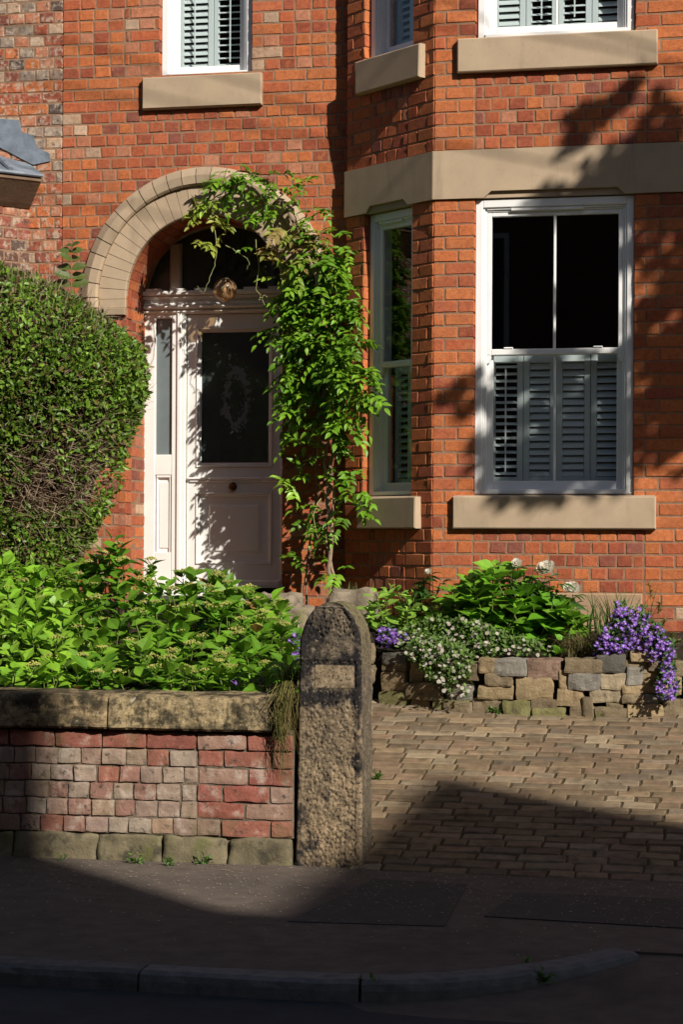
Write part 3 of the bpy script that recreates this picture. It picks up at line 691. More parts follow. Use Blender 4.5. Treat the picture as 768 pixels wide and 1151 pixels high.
# ------------------------------------------------------------------ garden wall
a = math.radians(2.5)
GW = Fr((-2.205, 9.30, 0), (math.cos(a), math.sin(a), 0), (math.sin(a), -math.cos(a), 0))
gw = tag(empty('garden_wall', (-3.2, 9.26, 0)), 'low front wall of patchy weathered brick with pitted stone coping beside the pavement', 'wall')
ZC0 = GW.z(200, 823); ZP = GW.z(250, 940); ZC1 = GW.z(200, 782, .05)
uj = GW.u(222, 880)
g = Geo()
rows = {5: [10, 62, 115, 165, 222, 278], 4: [251, 307], 3: [279], 2: [251, 304], 1: [276], 0: [249, 305]}
def gw_bond(r, a_, b_):
    L = [GW.u(px, 880) for px in rows[r]]
    if r == 5: return L+[L[0]-.225*k for k in range(1, 16)]
    return [uj]+L+[c for c in run_cuts(.114, uj-.057*(r % 2)-.03*math.sin(r*2.1), a_, uj-.03, .008)]
def gw_col(u, z, w):
    if u > uj or w > .18: return pick({(.3, .115, .08): 4, (.27, .095, .07): 3, (.32, .2, .15): 3})
    return pick({(.32, .22, .17): 3, (.34, .26, .2): 3.5, (.28, .15, .115): 2, (.28, .2, .165): 1.5, (.32, .23, .16): 1.2, (.3, .13, .09): .7})
gq = (ZC0-ZP)/6
for r in range(6):
    cuts = [-3.9]+sorted(c for c in gw_bond(r, -3.9, -.004) if -3.86 < c < -.04)+[-.004]
    for a_, b_ in zip(cuts[:-1], cuts[1:]):
        za = ZP+r*gq
        stone(g, GW, a_+.003, b_-.003-random.uniform(0, .003), za+.003+random.uniform(0, .003), za+gq-.003, -.1, random.uniform(.002, .011)+(.006 if r == 5 else 0), gw_col((a_+b_)/2, za, b_-a_)*.95, r*17+a_*31, .0055, 7, pw=28)
block(g, GW, -3.9, -.004, ZP, ZC0, -.24, -.004, .001, 0, (.1, .08, .06), 1)
g.build('brickwork', [M['wallbrick'], M['darkmortar']], gw)
def sweep(fr, u0, u1, prof, col, amp, step=.012, seed=0, pick_=0, name=None, m=None, parent=None):
    """rough slab: a profile (out, z) swept along u, its surface displaced"""
    pp = []
    for (o0, z0), (o1, z1) in zip(prof[:-1], prof[1:]):
        n = max(1, int(math.hypot(o1-o0, z1-z0)/step)); pp += [(o0+(o1-o0)*k/n, z0+(z1-z0)*k/n) for k in range(n)]
    pp.append(prof[-1]); k = len(pp); n = max(2, int((u1-u0)/step)); V = []
    for i in range(n+1):
        u = u0+(u1-u0)*i/n; e = min(i, n-i); ed = (0, .006, .009)[min(e, 2)]-.009
        for q, (o, z) in enumerate(pp):
            d = fbm(u*6+seed, o*6, z*6)*amp*1.4+nz(u, o+seed, z, 30)*amp*.7+ed
            if pick_:
                dist = noise.voronoi(Vector((u*55+nz(u, 0, z, 8), z*48+seed, 0)))[0][0]; d -= pick_*max(0, 1-dist*1.7)
            dz = d if z > (prof[0][1]+prof[len(prof)//2][1])/2 else -d*.3
            V.append(fr.P(u, o+(d if o > .0 else 0), z+(dz*.35)))
    g = Geo(); fc = [(i*k+q, (i+1)*k+q, (i+1)*k+q+1, i*k+q+1) for i in range(n) for q in range(k-1)]
    fc += [tuple(range(k)), tuple(range((n+1)*k-1, n*k-1, -1))]
    g.add(V, fc, col)
    if name: return g.build(name, m, parent)
    return g, V, fc
prof = lambda z0, z1, o: [(-.3, z0), (o-.01, z0), (o+.004, z0+.012), (o, z1-.03), (o-.012, z1-.008), (o-.05, z1), (-.3, z1)]
cj = GW.u(121, 800, .05)
for i, (a0, a1, c) in enumerate(((cj+.004, GW.u(323, 800, .05), (.3, .23, .13)), (cj-1.25, cj-.006, (.25, .185, .105)), (cj-2.6, cj-1.258, (.26, .2, .12)))):
    sweep(GW, a0, a1, prof(ZC0+.012, ZC1, .05), c, .009, seed=i*3.1, pick_=.007, name='coping_stone', m=M['coping'], parent=gw)
pj = [GW.u(p, 955) for p in (-250, -160, -70, 20-5, 110, 183, 257, 329)]
for i, (a0, a1) in enumerate(zip(pj[:-1], pj[1:])):
    g = Geo(); stone(g, GW, a0+.002, a1-.002, -.06, ZP-.001+random.uniform(-.004, .004), -.2, .014+random.uniform(0, .008), np.array((.19, .16, .1))*random.uniform(.75, 1.1), i+40, .013, 12, pw=24)
    g.build('base_stone', M['plinth'], gw, smooth=True)
g = Geo(); block(g, GW, -3.9, -.01, ZC0, ZC0+.02, -.24, -.01, .002); block(g, GW, -3.9, -.01, -.05, ZP, -.24, -.02, .002); g.build('mortar_bed', M['darkmortar'], gw)

# ------------------------------------------------------------------ gatepost
PF = Fr((0, 9.285, 0), (1, 0, 0), (0, -1, 0))
post = tag(empty('gatepost', (-2.02, 9.45, 0)), 'weathered round topped stone gatepost with pitted face and blackened patches', 'gatepost')
bl, br = PF.u(332, 968), PF.u(407, 968); tl, tr = PF.u(337, 740), PF.u(406, 740); zt = PF.z(373, 677); zs = PF.z(370, 728)
def hw(z):
    t = min(z/zs, 1.2); l = bl+(tl-bl)*t; r = br+(tr-br)*t
    if z > zs:
        q = min(1, (z-zs)/(zt-zs)); k = math.sqrt(max(0, 1-q*q)); c = (l+r)/2-.002; return c-(c-l)*k, c+(r-c)*k
    return l, r
pz0, pz1 = PF.z(377, 773), PF.z(377, 748); pu0, pu1 = PF.u(354, 760), PF.u(398, 760); bz0, bz1 = PF.z(377, 742), PF.z(377, 716)
NU, NV = 80, 330
zz = [-.06+(zs+.06)*j/245 for j in range(245)]+[zs+(zt-zs)*math.sin(math.pi/2*j/(NV-245)) for j in range(NV-245+1)]
def pdisp(u, z, s):
    d = fbm(u*7, 3.3, z*7)*.005+nz(u, 1, z, 60)*.0025+fbm(u*22, 2, z*22)*.003
    edge = abs(s) > .8 or (z > zs and (zt-z)/(zt-zs) < .12)
    inpanel = pz0 < z < pz1 and pu0 < u < pu1
    inband = bz0 < z < bz1
    if inpanel: d = d*.6-.004
    elif pz0-.012 < z < pz1+.012 and pu0-.012 < u < pu1+.012: d -= .006
    elif inband: d = d*.9+.001+nz(u, 5, z, 25)*.004
    elif not edge:
        q = noise.voronoi(Vector((u*62+.5*nz(u, 0, z, 9), z*50+.5*nz(u, 2, z, 9), 0)))[0][0]
        d -= .009*max(0, 1-q*1.7)*(1 if z < zs else 1.3); d -= .002
    if abs(s) > .93: d -= .012*((abs(s)-.93)/.07)**2
    if z > zt-.02: d -= .006
    return d
g = Geo(); V = []
for z in zz:
    l, r = hw(z)
    for i in range(NU+1):
        s = -1+2*i/NU; u = l+(r-l)*i/NU; d = pdisp(u, z, s); V.append(PF.P(u, d, z))
n = NU+1; fc = [(j*n+i, j*n+i+1, (j+1)*n+i+1, (j+1)*n+i) for j in range(len(zz)-1) for i in range(NU)]
PD = .25; ND = 20
TAN, BRN = np.array((.3, .22, .135)), np.array((.145, .115, .08))
def pcol(u, z):
    t = np.clip((.95-z)/.25, 0, 1); q = np.clip(.5+1.4*nz(u, 9, z, 4), 0, 1); c = BRN+(TAN-BRN)*t*(.45+.55*q)
    if pz0 < z < pz1 and pu0 < u < pu1: c = np.array((.27, .205, .13))*(1+.5*nz(u, 2, z, 30))
    if not (pz0 < z < pz1 and pu0 < u < pu1):                      # black crust: along both edges, the band and under the panel
        l, r = hw(z); s = (u-l)/max(r-l, .01)
        k = .25*np.clip((z-.8)/.3, 0, 1)+.62*math.exp(-((s-.02)/.13)**2)*(.6+.8*nz(0, 3, z, 3))+.7*math.exp(-((s-.96)/.1)**2)*np.clip((z-.35)/.4, 0, 1)+.5*math.exp(-((z-bz0+.01)/.035)**2)+.75*math.exp(-((z-pz0+.05)/.05)**2)+.35*np.clip((.12-z)/.12, 0, 1)
        k = np.clip((k+.75*fbm(u*9, 4, z*5)+.3*nz(u, 1, z, 40)-.2)*2.2, 0, 1)
        c = c*(1-k)+np.array((.022, .02, .021))*k
    return c
g.add(V, fc, np.array([pcol(v[0], v[2]) for v in V]))
loop = [(hw(z)[0], z, -1) for z in zz]+[(hw(z)[1], z, 1) for z in zz[::-1]][1:]
V = []
for i, (u, z, s) in enumerate(loop):
    for k in range(ND+1):
        o = -PD*k/ND; e = (fbm(u*6, o*6, z*6)*.006+nz(u, o, z, 45)*.003)*(0 if k == 0 else 1)
        th = 0 if z < zs else math.acos(np.clip((u-(bl+br)/2)/.17, -1, 1))
        dx = s if z < zs else math.cos(th); dz = 0 if z < zs else math.sin(th)
        d0 = pdisp(u, z, s) if k == 0 else 0
        V.append(PF.P(u+dx*e, o+d0, z+dz*e))
n = ND+1
g.add(V, [(i*n+k, i*n+k+1, (i+1)*n+k+1, (i+1)*n+k) for i in range(len(loop)-1) for k in range(ND)], np.array([BRN*1.05+np.array((.02, .03, -.01))*max(0, min(1, (v[2]-.9)*2.5)) for v in V]))
g.add([PF.P(u, -PD, z) for u, z, s in loop], [tuple(range(len(loop)))], BRN)
g.build('stone_shaft', M['post'], post, smooth=True)

# ------------------------------------------------------------------ dry stone wall round the flower bed
dw = tag(empty('dry_stone_wall', (-1.2, 11.9, .5)), 'low curved dry stone wall holding up the flower bed at the end of the drive', 'wall')
ST = """428 734 457 746 k|427 743 458 755 b|427 755 456 778 t|425 777 459 797 m|459 737 476 767 b|455 767 498 787 b|459 785 484 799 b|485 787 528 801 m|500 765 531 788 g|476 744 512 767 b|511 745 538 765 b|538 740 556 757 t|544 757 578 771 b|537 770 577 786 t|530 784 565 804 b|556 741 592 759 g|593 741 631 764 p|580 760 622 787 t|565 787 597 807 m|596 786 627 796 b|598 795 636 809 m|628 754 639 775 t|627 774 657 794 t|634 740 676 757 b|638 757 676 775 g|664 774 700 790 w|655 784 667 797 b|641 793 669 809 b|668 795 706 809 b|681 789 700 797 b|672 735 705 757 k|676 757 706 775 w|704 749 722 769 g|705 741 730 757 b|709 732 738 744 t|721 754 740 780 t|699 769 722 781 t|699 780 724 792 b|722 780 740 792 g|704 791 746 808 t|744 785 772 807 b|729 738 748 755 b|747 744 775 760 b|741 760 768 782 t|768 760 800 784 b|772 784 812 806 m|775 742 806 760 t|806 745 850 765 b|800 765 840 790 g|812 788 860 808 b|840 764 880 790 t|500 788 532 802 b""".split('|')
SC_ = {'k': (.13, .12, .1), 'b': (.22, .17, .105), 't': (.31, .23, .13), 'm': (.2, .185, .08), 'g': (.24, .22, .185), 'p': (.29, .19, .14), 'w': (.36, .29, .19)}
g = Geo()
for i, sdef in enumerate(ST):
    x0, y0, x1, y1, c = sdef.split(); x0, y0, x1, y1 = map(float, (x0, y0, x1, y1))
    xm = at((x0+x1)/2, (y0+y1)/2, 12.0)[0]; Yw = wallY(xm); sl2 = .32*(xm+1.22) if xm < 0 else 0; q = math.hypot(1, sl2)
    fr = Fr((0, Yw, 0), (1, 0, 0), (0, -1, 0)); ua, ub, zb, zt_ = fr.u(x0, (y0+y1)/2), fr.u(x1, (y0+y1)/2), fr.z((x0+x1)/2, y1), fr.z((x0+x1)/2, y0)
    fr = Fr(((ua+ub)/2, Yw, 0), (1/q, sl2/q, 0), (sl2/q, -1/q, 0)); w = (ub-ua)/2
    if y1 > 794: zb -= .05
    stone(g, fr, -w, w, zb, zt_, -.2, random.uniform(-.015, .03), np.array(SC_[c])*random.uniform(.75, 1.05), i*1.7, .01, 7, pw=22)
for r in range(4):                                        # the wall runs on to the right, beyond the frame
    x = .32+.05*r
    while x < 3.2:
        w = random.uniform(.14, .3); fr = Fr((x+w/2, wallY(x), 0), (1, 0, 0), (0, -1, 0))
        stone(g, fr, -w/2+.004, w/2-.004, .5+.095*r-(.05 if r == 0 else 0), .59+.095*r, -.2, random.uniform(-.01, .03), np.array(SC_[random.choice('bbtgkw')])*random.uniform(.85, 1.1), r*13+x*5, .012, 6); x += w
g.build('stonework', M['drystone'], dw, smooth=False)
rw = tag(empty('retaining_wall', (-2.2, 10.8, .3)), 'rough stone edging wall behind the gatepost along the drive', 'wall')
g = Geo(); p0, p1 = np.array((-2.0, 9.68)), np.array((-2.38, 12.15)); L = np.linalg.norm(p1-p0); d = (p1-p0)/L
RWF = Fr((*p0, 0), (d[0], d[1], 0), (d[1], -d[0], 0)); r = 0
for r in range(7):
    u = random.uniform(-.1, 0)
    while u < L-.05:
        w = random.uniform(.16, .36); zb = .04+.13*r+.0*u; zb0 = .2*(u*.97+.4)-.1
        if zb+.13 > zb0 and zb < .62+.1*u: stone(g, RWF, u, min(u+w, L)-.006, zb, zb+.125, -.42, random.uniform(0, .025), np.array(SC_[random.choice('bbtgk')])*random.uniform(.8, 1.1), r*31+u*7, .012, 5)
        u += w
g.build('stonework', M['drystone'], rw)
# rockery stones by the vine
for (px, py, w, h, Y, lab) in ((334, 697, .2, .17, 12.5, 'grey rockery stone nearest the gatepost, below the vine'), (322, 712, .2, .16, 12.2, 'brown rockery stone low down at the right end of the hydrangeas'), (316, 680, .24, .13, 12.8, 'flat rockery stone in front of the doorstep'), (398, 674, .3, .14, 13.0, 'pale mossy rock under the bay, just behind the gatepost')):
    c = at(px, py, Y); g = Geo(); fr = Fr((c[0], Y, c[2]), (1, 0, 0), (0, -1, 0)); stone(g, fr, -w/2, w/2, -h/2-.06, h/2, -.12, .12, (.27, .22, .16), px, .03, 7)
    tag(g.build('rockery_stone', M['drystone'], None, smooth=True), lab, 'rock', 'rockery stones in the beds')
# fallen petals on the pavement
rg = np.random.default_rng(3); g = Geo(); n = 1900
X = rg.uniform(-4.6, -.2, n); Y = 9.25-np.abs(rg.normal(0, .75, n)); keep = (Y > 7.05) & ~((X > -1.9) & (Y > 9.2)); X, Y = X[keep], Y[keep]; n = len(X)
A = rg.uniform(0, 6.28, n); S = rg.uniform(.0025, .0065, n); V = np.zeros((n, 4, 3))
for k, (dx, dy) in enumerate(((-1, -.5), (1, -.6), (.9, .6), (-.8, .5))):
    V[:, k, 0] = X+S*(dx*np.cos(A)-dy*np.sin(A)); V[:, k, 1] = Y+S*(dx*np.sin(A)+dy*np.cos(A)); V[:, k, 2] = .0065+rg.uniform(0, .0015, n)
c = np.repeat(np.where(rg.random((n, 1)) < .8, np.array([[.45, .38, .27]]), np.array([[.2, .14, .08]])), 4, 0)
g.add(V.reshape(-1, 3), np.arange(4*n).reshape(n, 4), c); struct(g.build('fallen_petals', M['matleaf']), 'stuff')
# ------------------------------------------------------------------ plants
def leaf_t(ws, fold=.25, droop=.2, cup=0):
    V = []; R = len(ws)
    for i, w in enumerate(ws):
        t = i/(R-1); z = -droop*t*t
        V += [(-w, t, z+fold*w), (0, t, z-.0), (w, t, z+fold*w)]
    fc = []
    for i in range(R-1): a = 3*i; fc += [(a, a+1, a+4, a+3), (a+1, a+2, a+5, a+4)]
    return np.array(V, float), np.array(fc)
T_OV = leaf_t([.02, .2, .31, .34, .29, .17, .01], .22, .18)
T_BR = leaf_t([.03, .25, .36, .36, .26, .12, .01], .26, .16)
T_SM = leaf_t([.03, .27, .24, .02], .35, .12)
T_LF = leaf_t([.03, .19, .2, .12, .01], .35, .25)
T_LA = leaf_t([.02, .12, .17, .15, .09, .01], .4, .35)
T_BL = leaf_t([.03, .028, .024, .016, .004], .4, .35)
T_PT = leaf_t([.12, .34, .46, .42, .22], .5, -.35)
def nrm(a): return a/(np.linalg.norm(a, axis=-1, keepdims=True)+1e-9)
def leaves(g, P, D, UP, S, C, T, m=0, sx=1.0):
    P, D, UP = np.asarray(P, float), nrm(np.asarray(D, float)), np.asarray(UP, float); n = len(P)
    X = nrm(np.cross(D, UP)); Z = np.cross(X, D); S = np.broadcast_to(np.asarray(S, float), (n,))
    tv, tf = T
    V = P[:, None, :]+S[:, None, None]*(tv[None, :, 0, None]*sx*X[:, None, :]+tv[None, :, 1, None]*D[:, None, :]+tv[None, :, 2, None]*Z[:, None, :])
    k = len(tv); fc = (tf[None]+(np.arange(n)*k)[:, None, None]).reshape(-1, 4)
    C = np.asarray(C, float); C = np.broadcast_to(C, (n, 3)) if C.ndim == 1 else C
    g.add(V.reshape(-1, 3), fc, np.repeat(C, k, 0), m)
def cvar(rg, n, a, b, sd=.12):
    t = rg.random((n, 1)); c = np.array(a)*(1-t)+np.array(b)*t; return np.clip(c*rg.normal(1, sd, (n, 1)), .004, .9)
def plant(name, loc, label, cat, group=None): return tag(empty(name, tuple(loc)), label, cat, group)

# hedge --------------------------------------------------------------------
rg = np.random.default_rng(11)
hx, hy = -5.12, 12.3
pz = np.array([.9, 1.2, 1.45, 1.73, 2.03, 2.3, 2.6, 2.85, 3.04, 3.2, 3.32, 3.41, 3.46]); pr = np.array([.56, .63, .7, .83, .95, 1.07, 1.145, 1.11, .92, .69, .43, .17, .0])
hedge = plant('hedge', (hx, hy, .9), 'tall clipped privet hedge with rounded end and brown bare patch, left of door', 'hedge')
def hsurf(th, z, f=1.0):
    R = np.interp(z, pz, pr)*f
    return np.stack([hx+R*np.cos(th), hy+R*.86*np.sin(th), np.broadcast_to(z, R.shape)], -1)
n = 60000
# sample by area, biased to what faces the street and the drive
zq = rg.uniform(.95, 3.46, n*2); R = np.interp(zq, pz, pr); keep = rg.random(n*2) < (R/1.22+.08); zq = zq[keep][:n]; n = len(zq)
th = rg.uniform(-math.pi*.98, .9, n)
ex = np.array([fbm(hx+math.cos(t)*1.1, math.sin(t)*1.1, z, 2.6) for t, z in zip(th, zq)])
fine = np.array([nz(hx+math.cos(t)*1.1, math.sin(t)*1.1, z, 11) for t, z in zip(th, zq)])
dep = np.abs(rg.normal(0, .05, n))
P = hsurf(th, zq, 1.0); ctr = np.array((hx, hy, 2.2)); Nn = nrm((P-ctr)*np.array((1, 1.2, .8)))
P = P+Nn*(.05*ex[:, None]+.025*fine[:, None]-dep[:, None]+.015)
# the bare brown patch, and small gaps
bp = at(45, 525, 11.5); d2 = ((P[:, 0]-bp[0])/.33)**2+((P[:, 2]-bp[2])/.24)**2
bp2 = at(75, 480, 11.5); d3 = ((P[:, 0]-bp2[0])/.3)**2+((P[:, 2]-bp2[2])/.14)**2
bp3 = at(20, 560, 11.5); d4 = ((P[:, 0]-bp3[0])/.2)**2+((P[:, 2]-bp3[2])/.12)**2
bare = np.clip(1.15-d2, 0, 1)*.75+np.clip(1.1-d3, 0, 1)*.5+np.clip(1.2-d4, 0, 1)*.8+np.clip((fine-.05)*1.3, 0, .5)+np.clip((ex-.15)*.6, 0, .2)
keep = (rg.random(n) > bare) & (rg.random(n) < .95); P, Nn, ex, fine = P[keep], Nn[keep], ex[keep], fine[keep]; n = len(P)
D = nrm(Nn*rg.uniform(.2, 1.0, (n, 1))+rg.normal(0, .75, (n, 3))+np.array((0, 0, .25)))
UPv = Nn+rg.normal(0, .6, (n, 3))+np.array((0, 0, .5))
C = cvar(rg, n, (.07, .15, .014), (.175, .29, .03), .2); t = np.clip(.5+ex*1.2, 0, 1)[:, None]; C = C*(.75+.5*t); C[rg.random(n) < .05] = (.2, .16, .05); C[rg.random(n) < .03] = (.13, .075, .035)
g = Geo(); leaves(g, P, D, UPv, rg.uniform(.02, .046, n)*(1+.25*(rg.random(n) < .1)), C, T_SM); g.build('foliage', M['leaf'], hedge)
g = Geo(); nt_ = 5200; zq = rg.uniform(1.2, 3.3, nt_); th = rg.uniform(-2.7, .3, nt_)
nb_ = 1000
for i in range(nt_):
    if i < nb_:
        q = random.choice((bp, bp, bp2, bp3)); x = q[0]+random.gauss(0, .24); z = q[2]+random.gauss(0, .14)
        zq[i] = np.clip(z, 1.1, 3.2); R = np.interp(zq[i], pz, pr); c = np.clip((x-hx)/max(R, .1), -.95, .95); th[i] = -math.acos(c)
    p = hsurf(np.array([th[i]]), np.array([zq[i]]), random.uniform(.86, 1.0))[0]; nn = nrm((p-ctr))
    d = nrm(nn*.5+rg.normal(0, .6, 3)+np.array((0, 0, .25))); L = random.uniform(.05, .16)
    c = np.array(random.choice(((.2, .135, .085), (.26, .19, .13), (.14, .09, .06), (.3, .23, .16))))
    tube(g, [p-nn*.02, p+d*L*.5+rg.normal(0, .008, 3), p+d*L], [.0022, .0017, .0008], 3, c, cap=False)
g.build('twigs', M['twig'], hedge)
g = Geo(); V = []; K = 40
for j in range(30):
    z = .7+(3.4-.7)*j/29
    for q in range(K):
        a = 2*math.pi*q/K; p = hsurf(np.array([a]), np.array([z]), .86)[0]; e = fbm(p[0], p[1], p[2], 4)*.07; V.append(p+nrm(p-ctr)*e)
g.add(V, [(j*K+q, j*K+(q+1) % K, (j+1)*K+(q+1) % K, (j+1)*K+q) for j in range(29) for q in range(K)]); g.build('light_block_core', M['hedgecore'], hedge)  # solid brown core standing for the twiggy inside, added to block light
# a shoot standing up behind the hedge
sp = at(80, 330, 13.1); sap = plant('sapling', (sp[0], 13.1, sp[2]-.4), 'single leafy shoot standing above the hedge against the brick', 'sapling')
top = at(80, 276, 13.1); g = Geo(); tube(g, [sp-np.array((0, 0, .6)), sp, top], [.006, .005, .002], 5, (.2, .13, .06)); g.build('stem', M['twig'], sap)
g = Geo(); PP, DD = [], []
for i, py in enumerate((322, 313, 303, 293, 284, 277)):
    for s in (-1, 1):
        p = at(80, py, 13.1); a = i*1.57+random.uniform(-.3, .3) if i % 2 else random.uniform(-.3, .3); PP.append(p); DD.append((s*math.cos(a*.4), s*math.sin(a)*.6, .35))
leaves(g, PP, DD, np.tile((0.3, -.75, .6), (len(PP), 1)), np.linspace(.14, .08, len(PP)), (.09, .13, .03), T_OV); g.build('foliage', M['leaf'], sap)

# shrubs with broad leaves on upright stems ---------------------------------
def stems_plant(root, tips, base_z, ls, ca, cb, T, pairs, rg, flower=0, node=.045, lean=.25, stemcol=(.12, .16, .04), spread=.75, yellow=.01):
    gl, gs, heads = Geo(), Geo(), []; P, D, U, S, C = [], [], [], [], []
    for tip in tips:
        tip = np.array(tip); bz = base_z(tip[0], tip[1]); out = rg.normal(0, lean, 2)*(tip[2]-bz)
        base = np.array((tip[0]-out[0], tip[1]-out[1]*.5+.05, bz)); dr = nrm(tip-base)
        mid = (base+tip)/2+np.array((0, 0, .02))
        tube(gs, [base, mid, tip], [.005, .004, .003], 4, stemcol, cap=False)
        a0 = rg.uniform(0, 3.14); L = np.linalg.norm(tip-base); cs = cvar(rg, 1, ca, cb, .1)[0]
        for k in range(pairs):
            q = tip-dr*(node*k*(.7+.12*k))
            if q[2] < bz+.02: break
            sz = ls*(.55 if k == 0 and not flower else 1)*rg.uniform(.75, 1.12)*(1 if k < 4 else .9)
            for s in range(2):
                a = a0+k*1.57+s*math.pi+rg.normal(0, .25); el = spread-.28*min(k, 3)+rg.normal(0, .22)-(.0)
                d = np.array((math.cos(a)*math.cos(el), math.sin(a)*math.cos(el), math.sin(el)))
                P.append(q+d*.012); D.append(d); U.append(np.array((.14, -.28, 1.))+dr*.35+rg.normal(0, .22, 3)); S.append(sz)
                c = cs*rg.normal(1, .13)
                if rg.random() < yellow: c = np.array((.3, .16, .05))
                C.append(c)
        if flower and rg.random() < flower:
            gf = Geo(); heads.append(gf); tip = tip+np.array((0, 0, .022)); r = rg.uniform(.03, .054); fc_ = np.array((.42, .42, .11))*rg.uniform(.8, 1.15)
            for _ in range(46):
                a = rg.uniform(0, 6.28); rr = r*math.sqrt(rg.random()); p = tip+np.array((rr*math.cos(a), rr*math.sin(a), .02+.45*(r-rr)+rg.normal(0, .002)))
                sphere(gf, p, rg.uniform(.003, .0055), 5, 4, fc_*rg.uniform(.7, 1.2))
            for _ in range(7):
                a = rg.uniform(0, 6.28); p = tip+np.array((r*1.0*math.cos(a), r*1.0*math.sin(a), .018)); tube(gs, [tip-dr*.01, p], [.0015, .001], 3, stemcol, cap=False)
    leaves(gl, P, D, U, np.array(S), np.clip(np.array(C), .005, .8), T)
    gs.build('stems', M['twig'], root); gl.build('foliage', M['leaf'], root)
    for h in heads: h.build('flower_head', M['matleaf'], root)
rg = np.random.default_rng(5)
topprof_px = [(-60, 640), (0, 632), (40, 640), (75, 632), (105, 640), (128, 606), (150, 618), (175, 628), (205, 640), (235, 650), (252, 646), (280, 664), (312, 672), (332, 705)]
def hyd_tips(px0, px1, n):
    T = []
    while len(T) < n:
        px = rg.uniform(px0, px1); v = rg.random()**.8; Y = 9.72+v*1.75
        tp = np.interp(px, [p for p, _ in topprof_px], [q for _, q in topprof_px])
        py = 758+(tp+6-758)*min(1, v*1.08)+rg.normal(0, 7)
        p = at(px, max(py, tp+rg.uniform(0, 6)), Y)
        if p[2] > soilz(p[0], p[1])+.1: T.append(p)
    for px in np.linspace(px0+6, px1-6, max(3, int((px1-px0)/15))):          # lowest row leaning over the coping
        T.append(at(px+rg.normal(0, 4), rg.uniform(752, 768), 9.6+rg.uniform(0, .12)))
    return T
HG = 'hydrangeas behind the front wall'
for (a0, a1, n, ca, cb, fl, lab) in ((-70, 92, 60, (.16, .35, .022), (.25, .44, .035), .16, 'bright yellow green hydrangea at the left end, below the hedge'),
                                 (80, 215, 62, (.085, .22, .012), (.16, .31, .022), .5, 'mid green hydrangea in the middle, its tallest heads in front of the door frame'),
                                 (205, 334, 62, (.085, .22, .012), (.165, .32, .022), .55, 'mid green hydrangea dotted with flower heads, next to the gatepost')):
    c = at((a0+a1)/2, 700, 10.5); h = plant('hydrangea', (c[0], 10.5, soilz(0, 10.5)), lab, 'shrub', HG)
    stems_plant(h, hyd_tips(a0, a1, int(n*1.4)), soilz, .1, ca, cb, T_BR, 6, rg, fl, yellow=.006)

# flower bed on the right ----------------------------------------------------
def tips_px(pts, Y0, Y1): return [at(x, y, rg.uniform(Y0, Y1)) for x, y in pts]
def area(n, x0, x1, ytop, ybot): 
    return [(x, np.interp(x, *zip(*ytop))+(ybot-np.interp(x, *zip(*ytop)))*rg.random()**1.1) for x in rg.uniform(x0, x1, n)]
b1 = plant('leafy_shrub', at(450, 720, 12.6), 'low lime green shrub in the bed, just right of the gatepost top', 'shrub')
stems_plant(b1, tips_px(area(46, 408, 505, [(400, 668), (430, 660), (470, 664), (505, 672)], 716), 12.35, 12.75), bedz, .1, (.19, .36, .04), (.24, .42, .06), T_OV, 5, rg)
b2 = plant('hydrangea', at(590, 700, 12.6), 'broad leaved hydrangea in the raised bed under the bay window', 'shrub')
stems_plant(b2, tips_px(area(84, 505, 652, [(500, 668), (530, 640), (570, 634), (600, 660), (625, 675), (655, 700)], 728), 12.3, 12.75), bedz, .15, (.11, .29, .015), (.19, .39, .03), T_BR, 5, rg, yellow=.01)
b3 = plant('peony', at(560, 690, 12.7), 'dark leaved peony carrying white blooms in front of the brick bay', 'peony')
FL = [(615, 642, .064), (583, 632, .036), (645, 663, .056), (483, 641, .026)]
ptips = tips_px([(x-1, y+5) for x, y, r in FL]+[(600, 640), (628, 655), (560, 634), (575, 640), (478, 650), (495, 655), (640, 676), (608, 656), (470, 655), (532, 648), (590, 648), (620, 668)], 12.45, 12.6)
gl, gs = Geo(), Geo(); P, D, U, S, C = [], [], [], [], []
for tip in ptips:
    base = np.array((tip[0]+rg.normal(0, .08)-.05, 12.65, .92)); tube(gs, [base, (base+tip)/2+rg.normal(0, .015, 3), tip], [.005, .004, .003], 5, (.12, .14, .05))
    for k in range(9):
        q = base+(tip-base)*(1-.09*k-.02); a = k*2.4+rg.normal(0, .3)
        for j in (-.55, 0, .55):
            d = np.array((math.cos(a+j), math.sin(a+j), rg.normal(.15, .25))); P.append(q+nrm(d)*.03*(j == 0)); D.append(d); U.append((0, 0, 1.)+rg.normal(0, .25, 3)); S.append(rg.uniform(.07, .1)); C.append(np.array((.04, .1, .018))*rg.normal(1.1, .2))
leaves(gl, P, D, U, S, np.clip(C, .005, 1), T_LA); gs.build('stems', M['twig'], b3); gl.build('foliage', M['leaf'], b3)
for (px, py, r), tip in zip(FL, ptips):
    g = Geo(); c = tip+np.array((0, -.01, r*.35)); P, D, U, S, C = [], [], [], [], []
    for ring, (nn, el, sz) in enumerate(((9, .25, 1.0), (9, .6, .95), (8, .95, .8), (7, 1.25, .65), (5, 1.45, .45))):
        for k in range(nn):
            a = 6.283*k/nn+ring*.5+rg.normal(0, .12); e = el+rg.normal(0, .12)
            d = np.array((math.cos(a)*math.cos(e), math.sin(a)*math.cos(e), math.sin(e))); inn = np.array((-math.cos(a)*math.sin(e), -math.sin(a)*math.sin(e), math.cos(e)))
            tl = lambda v: np.array((v[0], v[1]*.72-v[2]*.69, v[1]*.69+v[2]*.72)); d, inn = tl(d), tl(inn)
            P.append(c+d*r*.05); D.append(d); U.append(inn); S.append(r*sz*rg.uniform(.9, 1.1)*1.05); C.append(np.array((.78, .75, .66))*rg.uniform(.94, 1.03))
    leaves(g, P, D, U, S, np.array(C)*1.08, T_PT); g.build('flower', M['whitepetal'], b3)
